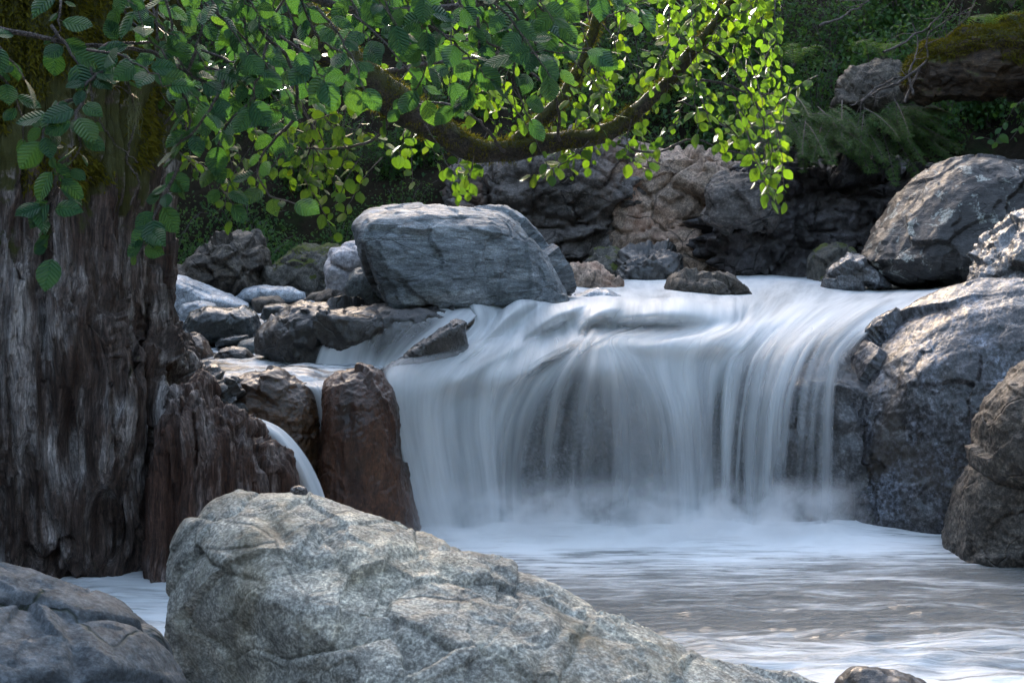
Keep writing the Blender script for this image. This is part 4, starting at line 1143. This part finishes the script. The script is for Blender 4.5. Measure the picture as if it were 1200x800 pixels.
NEAR += [([(-60,60,4.1),(-10,80,4.1),(20,120,4.1),(28,165,4.1)], 7), ([(60,30,4.2),(90,70,4.15),(120,90,4.15),(150,112,4.15)], 8), ([(120,-30,4.3),(150,20,4.25),(190,60,4.2),(215,110,4.2)], 9),
         ([(60,-30,4.3),(70,15,4.2),(60,60,4.2)], 6), ([(230,60,4.3),(215,105,4.3),(225,150,4.25),(205,168,4.2)], 9)]
for p, n in NEAR:
    leafy(poly_w(p), n + 1, .076, rn, aL, aT, .006, face=.75)
bx = [180, 240, 300, 345, 380, 430, 480, 530, 600, 660, 720, 760]
by = [120, 150, 185, 180, 130, 140, 110, 125, 95, 95, 50, 10]
cnt = 0
while cnt < 74:
    x = rn.uniform(170, 760); y = rn.uniform(-40, 190)
    if y > np.interp(x, bx, by): continue
    cnt += 1
    Y = rn.uniform(3.9, 5.6); L = rn.uniform(90, 170)
    dx = .45 + rn.normal() * .5; dy = .9 + rn.normal() * .3
    k = L / math.hypot(dx, dy)
    b = W(x - dx * k, y - dy * k, Y + rn.uniform(-.1, .2)); t = W(x, y, Y)
    leafy([b, (b + t) / 2 + np.array([0, 0, .03]), t], int(rn.integers(7, 11)), .074, rn, aL, aT, .005, face=.75)
for pts, r in [([(-160,-60,4.0),(-60,10,4.1),(70,45,4.2),(176,50,4.3),(262,95,4.4)], .010), ([(-160,-120,4.0),(60,-60,4.2),(260,-20,4.4),(420,20,4.5),(560,10,4.5),(760,-10,4.6)], .018),
               ([(200,-60,4.4),(330,60,4.4),(345,140,4.4)], .009), ([(150,95,4.15),(168,140,4.15),(158,180,4.15),(172,205,4.15),(164,232,4.15)], .0035), ([(100,60,4.2),(110,110,4.1),(128,160,4.1),(160,188,4.1)], .0035)]:
    c = catmull(np.array(poly_w(pts)), 40) + np.cumsum(rn.normal(size=(40, 3)) * .003, 0)
    V, Fq = tube(c, r, r * .5, 7, .001, 5); aT.add(V, Fq)
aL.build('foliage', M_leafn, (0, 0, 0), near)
aT.build('twigs', M_twig, (0, 0, 0), near)
# beard lichen hanging from a twig
s = NT('beard_lichen'); M_lich = s.done(s.bsdf((.20, .22, .12), .9, .1))
aT = Acc()
for k in range(60):
    b = W(150 + rn.uniform(0, 12), 105 + rn.uniform(0, 35), 4.15 + rn.uniform(-.01, .01)); e = b + np.array([rn.normal() * .008, rn.normal() * .01, -rn.uniform(.03, .08)])
    V, Fq = tube(np.array([b, (b + e) / 2 + rn.normal(size=3) * .006, e]), .0009, .0004, 3); aT.add(V, Fq)
aT.build('lichen', M_lich, (0, 0, 0), near)

# ================================================================== SHRUBS ON THE BACK BANK
def gz(x, y): return float(ground_z(np.array([float(x)]), np.array([float(y)]))[0])
def make_shrub(seed, h, w, nst, nl, size, T=LT3):
    r = np.random.default_rng(seed); S, L = Acc(), Acc()
    B, A, N, Z = [], [], [], []
    for k in range(nst):
        a = r.uniform(0, 2 * math.pi); q = r.uniform(.2, 1)
        tip = np.array([math.cos(a) * w * q, math.sin(a) * w * q, h * r.uniform(.55, 1.1)])
        P = catmull(np.array([[0, 0, -.1], tip * [.25, .25, .5], tip * [.65, .65, .85], tip + [0, 0, -.05 * h]]), 12)
        V, Fq = tube(P, .014, .004, 5); S.add(V, Fq)
        for j in range(nl):
            i = r.uniform(2, 11); jj = int(i); p = P[jj] + (P[min(jj + 1, 11)] - P[jj]) * (i - jj)
            off = r.normal(size=3) * np.array([.16, .16, .12]) * h * .8
            B.append(p + off); A.append(nz(off + [0, 0, -.3] + r.normal(size=3) * .5)); N.append(nz(np.array([r.normal() * .5, -.4 + r.normal() * .4, 1]))); Z.append(size * r.uniform(.6, 1.2))
    V, Fq, U = leaves(np.array(B), np.array(A), np.array(N), np.array(Z), T, r.uniform(0, .3, len(B)))
    L.add(V, Fq, U)
    return S, L
def copy_tree(o, loc, rz, sc=1.0, label=None):
    c = o.copy(); COL.objects.link(c); c.location = loc; c.rotation_euler = (0, 0, rz); c.scale = (sc, sc, sc)
    if label: c['label'] = label
    for ch in o.children:
        d = ch.copy(); COL.objects.link(d); d.parent = c
    return c
protos = []
GS = 'dense leafy shrubs covering the dark back bank'
LB = ['dense small leaved green shrub on the dark back bank behind the overhanging branches', 'loose broad leaved green shrub on the dark back bank behind the overhanging branches',
      'tall thin stemmed green shrub on the dark back bank behind the overhanging branches']
for k, (h, w, nst, nl, sz) in enumerate([(1.3, .75, 16, 130, .055), (1.2, .7, 14, 80, .085), (1.9, .7, 14, 120, .06)]):
    S_, L_ = make_shrub(70 + k, h, w, nst, nl, sz)
    e = empty('shrub', (0, 0, 0)); tag(e, LB[k], 'shrub', GS)
    L_.build('foliage', M_leafb, (0, 0, 0), e); S_.build('stems', M_twig, (0, 0, 0), e)
    protos.append(e)
rb = np.random.default_rng(88)
first = [True] * 3
def put(k, x, y, rz, sc):
    loc = (x, y, gz(x, y) - .05)
    if first[k]:
        protos[k].location = loc; protos[k].rotation_euler = (0, 0, rz); protos[k].scale = (sc,) * 3; first[k] = False
    else: copy_tree(protos[k], loc, rz, sc)
for row, (yy, n, smin) in enumerate([(16.5, 13, .62), (17.3, 14, .85), (18.3, 13, 1.0), (19.6, 12, 1.15), (21.2, 10, 1.3)]):
    for i in range(n):
        x = -6.2 + (i + .5 + rb.uniform(-.35, .35)) * 13.0 / n
        if row == 0 and -1.0 < x < 2.2: continue
        put(int(rb.integers(0, 3)), x, yy + rb.uniform(-.35, .35), rb.uniform(-.5, .5), smin * rb.uniform(.8, 1.15))
for x, y, k, sc in [(2.4, 16.3, 0, .8), (3.0, 16.6, 1, .9), (3.6, 16.9, 0, .8), (2.9, 17.2, 2, .7), (4.3, 17.0, 1, .8), (5.0, 17.2, 0, .9), (5.7, 17.0, 1, .9), (6.4, 17.3, 2, .7),
                    (1.8, 16.5, 1, .8), (1.0, 16.5, 0, .7), (4.0, 17.8, 2, .9), (0.2, 16.6, 2, .5), (-1.0, 16.6, 1, .7), (-2.0, 16.4, 0, .7), (3.3, 18.0, 0, 1.1), (2.2, 17.8, 1, 1.1), (5.0, 18.2, 1, 1.2)]:
    put(k, x, y, rb.uniform(-1, 1), sc)
for x, y, k, sc in [(-3.6, 14.9, 0, .75), (-2.7, 15.1, 1, .75), (-1.9, 15.6, 0, .75), (-3.0, 16.0, 2, .8), (-4.4, 15.2, 0, .8), (-1.2, 15.9, 0, .7)]:
    put(k, x, y, rb.uniform(-1, 1), sc)
# low bushes on the left bank behind the trunk
for x, y, k, sc in [(-4.3, 14.6, 0, .5), (-3.4, 15.4, 1, .6), (-2.5, 15.7, 0, .55), (-5.2, 13.4, 1, .6), (-1.6, 15.9, 1, .45), (-4.6, 15.8, 2, .7)]:
    put(k, x, y, rb.uniform(-1, 1), sc)

# ================================================================== SPRUCE BOUGHS, FERNS, LOG
def spruce(name, label, root, boughs, seed, needle=.016):
    r = np.random.default_rng(seed)
    e = empty(name, root); tag(e, label, 'spruce', 'young spruces over the dark cliff')
    S, B, A, N, Z = Acc(), [], [], [], []
    bl = []
    for (tip, sag) in boughs:
        for _ in range(3): bl.append((np.array(tip) + r.normal(size=3) * [.16, .12, .10], sag * .3))
    for (tip, sag) in bl:
        b0 = np.array(root) * .55 + np.array(tip) * .45 + np.array([r.normal() * .1, .55, .12 + r.uniform(-.1, .12)])
        P = catmull(np.array([b0, b0 * .6 + np.array(tip) * .4 + [0, 0, sag], b0 * .25 + np.array(tip) * .75 + [0, 0, sag * .8], tip]), 26)
        V, Fq = tube(P, .007, .002, 5); S.add(V, Fq)
        for j in range(3, 26, 2):
            d = nz(P[min(j + 1, 25)] - P[j - 1]); side = nz(np.cross(d, [0, 0, 1]))
            for sg in (-1, 1):
                L = .20 * (1 - j / 30) * r.uniform(.7, 1.1)
                q = nz(d * .7 + side * sg * .8 + [0, 0, -.25] + r.normal(size=3) * .12)
                Q = P[j][None] + q[None] * np.linspace(0, L, 5)[:, None] + np.array([0, 0, -1])[None] * (np.linspace(0, 1, 5) ** 2 * L * .25)[:, None]
                V, Fq = tube(Q, .003, .0015, 3); S.add(V, Fq)
                nn = 20
                for t in np.linspace(.02, 1, nn):
                    i = t * 3.99; jj = int(i); p = Q[jj] + (Q[min(jj + 1, 4)] - Q[jj]) * (i - jj)
                    for sg2 in (-1, 1):
                        sd_ = nz(np.cross(q, [0, -.5, 1])) * sg2
                        B.append(p); A.append(nz(q * .7 + sd_ * .9 + r.normal(size=3) * .25)); N.append(r.normal(size=3) * .5 + [0, -.5, 1]); Z.append(needle * r.uniform(.8, 1.5))
    T = (np.array([(-.09, 0, 0), (.09, 0, 0), (.06, 1, 0), (-.06, 1, 0)], float), np.array([(0, 1, 2, 3)]), np.array([(.3, 0), (.7, 0), (.7, 1), (.3, 1)]))
    V, Fq, U = leaves(np.array(B), np.array(A), np.array(N), np.array(Z), T)
    S.build('branches', M_twig, root, e)
    f = mesh_np('needles', V, Fq, M_needle, root, e, uv=U)
spruce('young_spruce', 'drooping blue green spruce boughs hanging over the dark cliff beside the mossy log', W(1040,118,14.9),
       [(W(1125,170,14.1), .1), (W(1108,190,14.2), .1), (W(1080,192,14.0), .12), (W(1045,188,14.0), .1), (W(1010,180,14.0), .1), (W(1132,140,14.2), .1), (W(1060,160,13.9), .12), (W(985,165,14.2), .1), (W(1095,150,14.0), .15)], 7, .028)
spruce('young_spruce', 'light green spruce boughs spreading over the cliff left of the darker drooping ones', W(960,128,15.0),
       [(W(905,175,14.2), .1), (W(930,190,14.2), .1), (W(955,185,14.0), .12), (W(985,190,14.1), .1), (W(890,150,14.4), .1), (W(1010,165,14.2), .1), (W(945,150,14.1), .12)], 8, .026)

def fern(name, label, base, n, L, seed, mat=None):
    r = np.random.default_rng(seed)
    e = empty(name, base); tag(e, label, 'fern')
    S, B, A, N, Z = Acc(), [], [], [], []
    for k in range(n):
        a = 2 * math.pi * k / n + r.uniform(-.3, .3); l = L * r.uniform(.7, 1.1)
        d = np.array([math.cos(a), math.sin(a), 0])
        P = catmull(np.array([base, base + d * l * .35 + [0, 0, l * .5], base + d * l * .75 + [0, 0, l * .55], base + d * l + [0, 0, l * .25]]), 24)
        V, Fq = tube(P, .004, .001, 4); S.add(V, Fq)
        for j in range(3, 24):
            dd = nz(P[min(j + 1, 23)] - P[j - 1]); s_ = nz(np.cross(dd, [0, 0, 1]))
            for sg in (-1, 1):
                B.append(P[j]); A.append(nz(s_ * sg + dd * .35)); N.append(np.cross(s_, dd) + r.normal(size=3) * .1); Z.append(l * .24 * math.sin(math.pi * (j / 25) ** .7) + .01)
    T = (np.array([(-.055, 0, 0), (.055, 0, 0), (.02, 1, -.1), (-.02, 1, -.1)], float), np.array([(0, 1, 2, 3)]), np.array([(.3, 0), (.7, 0), (.7, 1), (.3, 1)]))
    V, Fq, U = leaves(np.array(B), np.array(A), np.array(N), np.array(Z), T)
    S.build('stalks', M_twig, base, e); mesh_np('fronds', V, Fq, M_leafb, base, e, uv=U)
fern('fern', 'green fern drooping on top of the mossy log near the right edge', W(1165,42,14.2), 9, .4, 1)
fern('fern', 'green fern between the squared brown rock and the mossy log', W(1035,72,15.3), 9, .4, 2)
fern('fern', 'small fern on the bank left of the squared brown rock', W(930,80,15.6), 9, .45, 3)
fern('fern', 'pale green fern at the top right corner above the mossy log', W(1185,10,15.0), 9, .5, 4)

# bare dead twigs before the mossy log, and a small leafy shoot in front of the dark hollow
rd = np.random.default_rng(6); aT = Acc()
for pts in [[(1060,118),(1075,85),(1100,55),(1135,20),(1150,-20)], [(1035,60),(1060,50),(1095,30),(1140,-15)], [(1050,100),(1085,70),(1090,40),(1125,10)], [(1010,118),(1045,92),(1075,86),(1120,60)],
            [(1070,110),(1066,80),(1078,50),(1072,20)], [(1055,96),(1030,108),(1000,124)], [(960,30),(1000,10),(1040,-20)]]:
    c = catmull(np.array([W(x, y, 13.9 + .1 * k) for k, (x, y) in enumerate(pts)]), 30) + np.cumsum(rd.normal(size=(30, 3)) * .006, 0)
    V, Fq = tube(c, .014, .004, 6, .002, 3); aT.add(V, Fq)
    for _ in range(5):
        i = rd.integers(4, 28); e = c[i] + rd.normal(size=3) * [.16, .06, .16]
        V, Fq = tube(np.array([c[i], (c[i] + e) / 2 + rd.normal(size=3) * .02, e]), .005, .002, 4); aT.add(V, Fq)
db = aT.build('dead_branch', M_twig, W(1060, 118, 13.9))
tag(db, 'tangle of bare grey dead twigs rising beside the mossy log', 'dead branch')
sh = empty('shrub', W(1260, 60, 13.2)); tag(sh, 'thin leafy shoot hanging before the dark hollow at the right edge', 'shrub')
aL2, aT2 = Acc(), Acc()
for pts, n in [([(1280,70,13.2),(1225,100,13.2),(1190,125,13.2),(1165,168,13.2)], 16), ([(1225,100,13.2),(1205,135,13.2),(1195,150,13.2)], 8), ([(1280,90,13.2),(1215,130,13.2),(1180,165,13.2),(1150,160,13.2)], 12)]:
    leafy([W(*q) for q in pts], n, .085, rd, aL2, aT2, .006)
aL2.build('foliage', M_leafb, W(1260, 60, 13.2), sh); aT2.build('twigs', M_twig, W(1260, 60, 13.2), sh)
rock('mossy_log', 'thick rotten brown log with a bright moss cap at the upper right edge',
     [(1058,100),(1064,72),(1085,55),(1120,42),(1165,28),(1215,12),(1290,0),(1300,110),(1240,115),(1180,112),(1120,122),(1078,124)],
     14.3, .45, M_log, 'log', [('fbm', 1.6, .06), ('ridge', 5, .03, (.25, 1, 1)), ('facet', 5, .03), ('fbm', 12, .012)], .018, 6, 47)
lco, lno = ROCKS['thick rotten brown log with a bright moss cap at the upper right edge']
lg = bpy.data.objects['mossy_log']
sel = (lno[:, 2] > .15 + .3 * fbm(lco * 3, 3, 12)) & (lco[:, 2] > 3.2)
tufts(lco, lno, sel, 30000, .06, rng, 'moss', M_moss, (0, 0, 0), lg, .2, .4)['kind'] = 'stuff'
# ================================================================== SPRAY AT THE FOOT OF THE FALL
def mist():
    s = NT('spray'); o = s.obj()
    n = s.noise(s.mapping(o, (1.2, 1.2, 1.6)), 3.2, 4, .6, .6)
    sp = s.n('ShaderNodeSeparateXYZ'); s.l(o, sp.inputs[0])
    fz = s.ramp(sp.outputs[2], [(.0, 1.0), (.14, .6), (.38, 0.0)])
    fy = s.ramp(s.math('ABSOLUTE', sp.outputs[1]), [(.08, 1.0), (.36, 0.0)])
    fx = s.ramp(s.math('DIVIDE', s.math('ABSOLUTE', sp.outputs[0]), 1.5), [(.7, 1.0), (.98, 0.0)])
    d = s.math('MULTIPLY', s.math('MULTIPLY', s.ramp(n, [(.42, 0.0), (.66, 1.0)]), fz), s.math('MULTIPLY', fx, fy))
    v = s.n('ShaderNodeVolumePrincipled'); v.inputs['Color'].default_value = (.95, .96, .97, 1); v.inputs['Anisotropy'].default_value = 0.0
    s.l(s.math('MULTIPLY', d, 10.0), v.inputs['Density'])
    s.l(v.outputs[0], s.out.inputs[1])
    s.m.cycles.volume_step_rate = 1.0
    x0, x1, y0, y1, z0, z1 = -.75, 2.3, 8.35, 9.15, -.02, .42
    c = np.array([(x0 + x1) / 2, (y0 + y1) / 2, .0])
    V = np.array([(x, y, z) for x in (x0, x1) for y in (y0, y1) for z in (z0, z1)])
    Fq = np.array([(0, 1, 3, 2), (4, 6, 7, 5), (0, 4, 5, 1), (2, 3, 7, 6), (0, 2, 6, 4), (1, 5, 7, 3)])
    ob = mesh_np('spray_mist', V, Fq, s.m, c, smooth=False)
    tag(ob, 'soft white spray hanging over the pool at the foot of the fall', 'mist', kind='stuff')
mist()
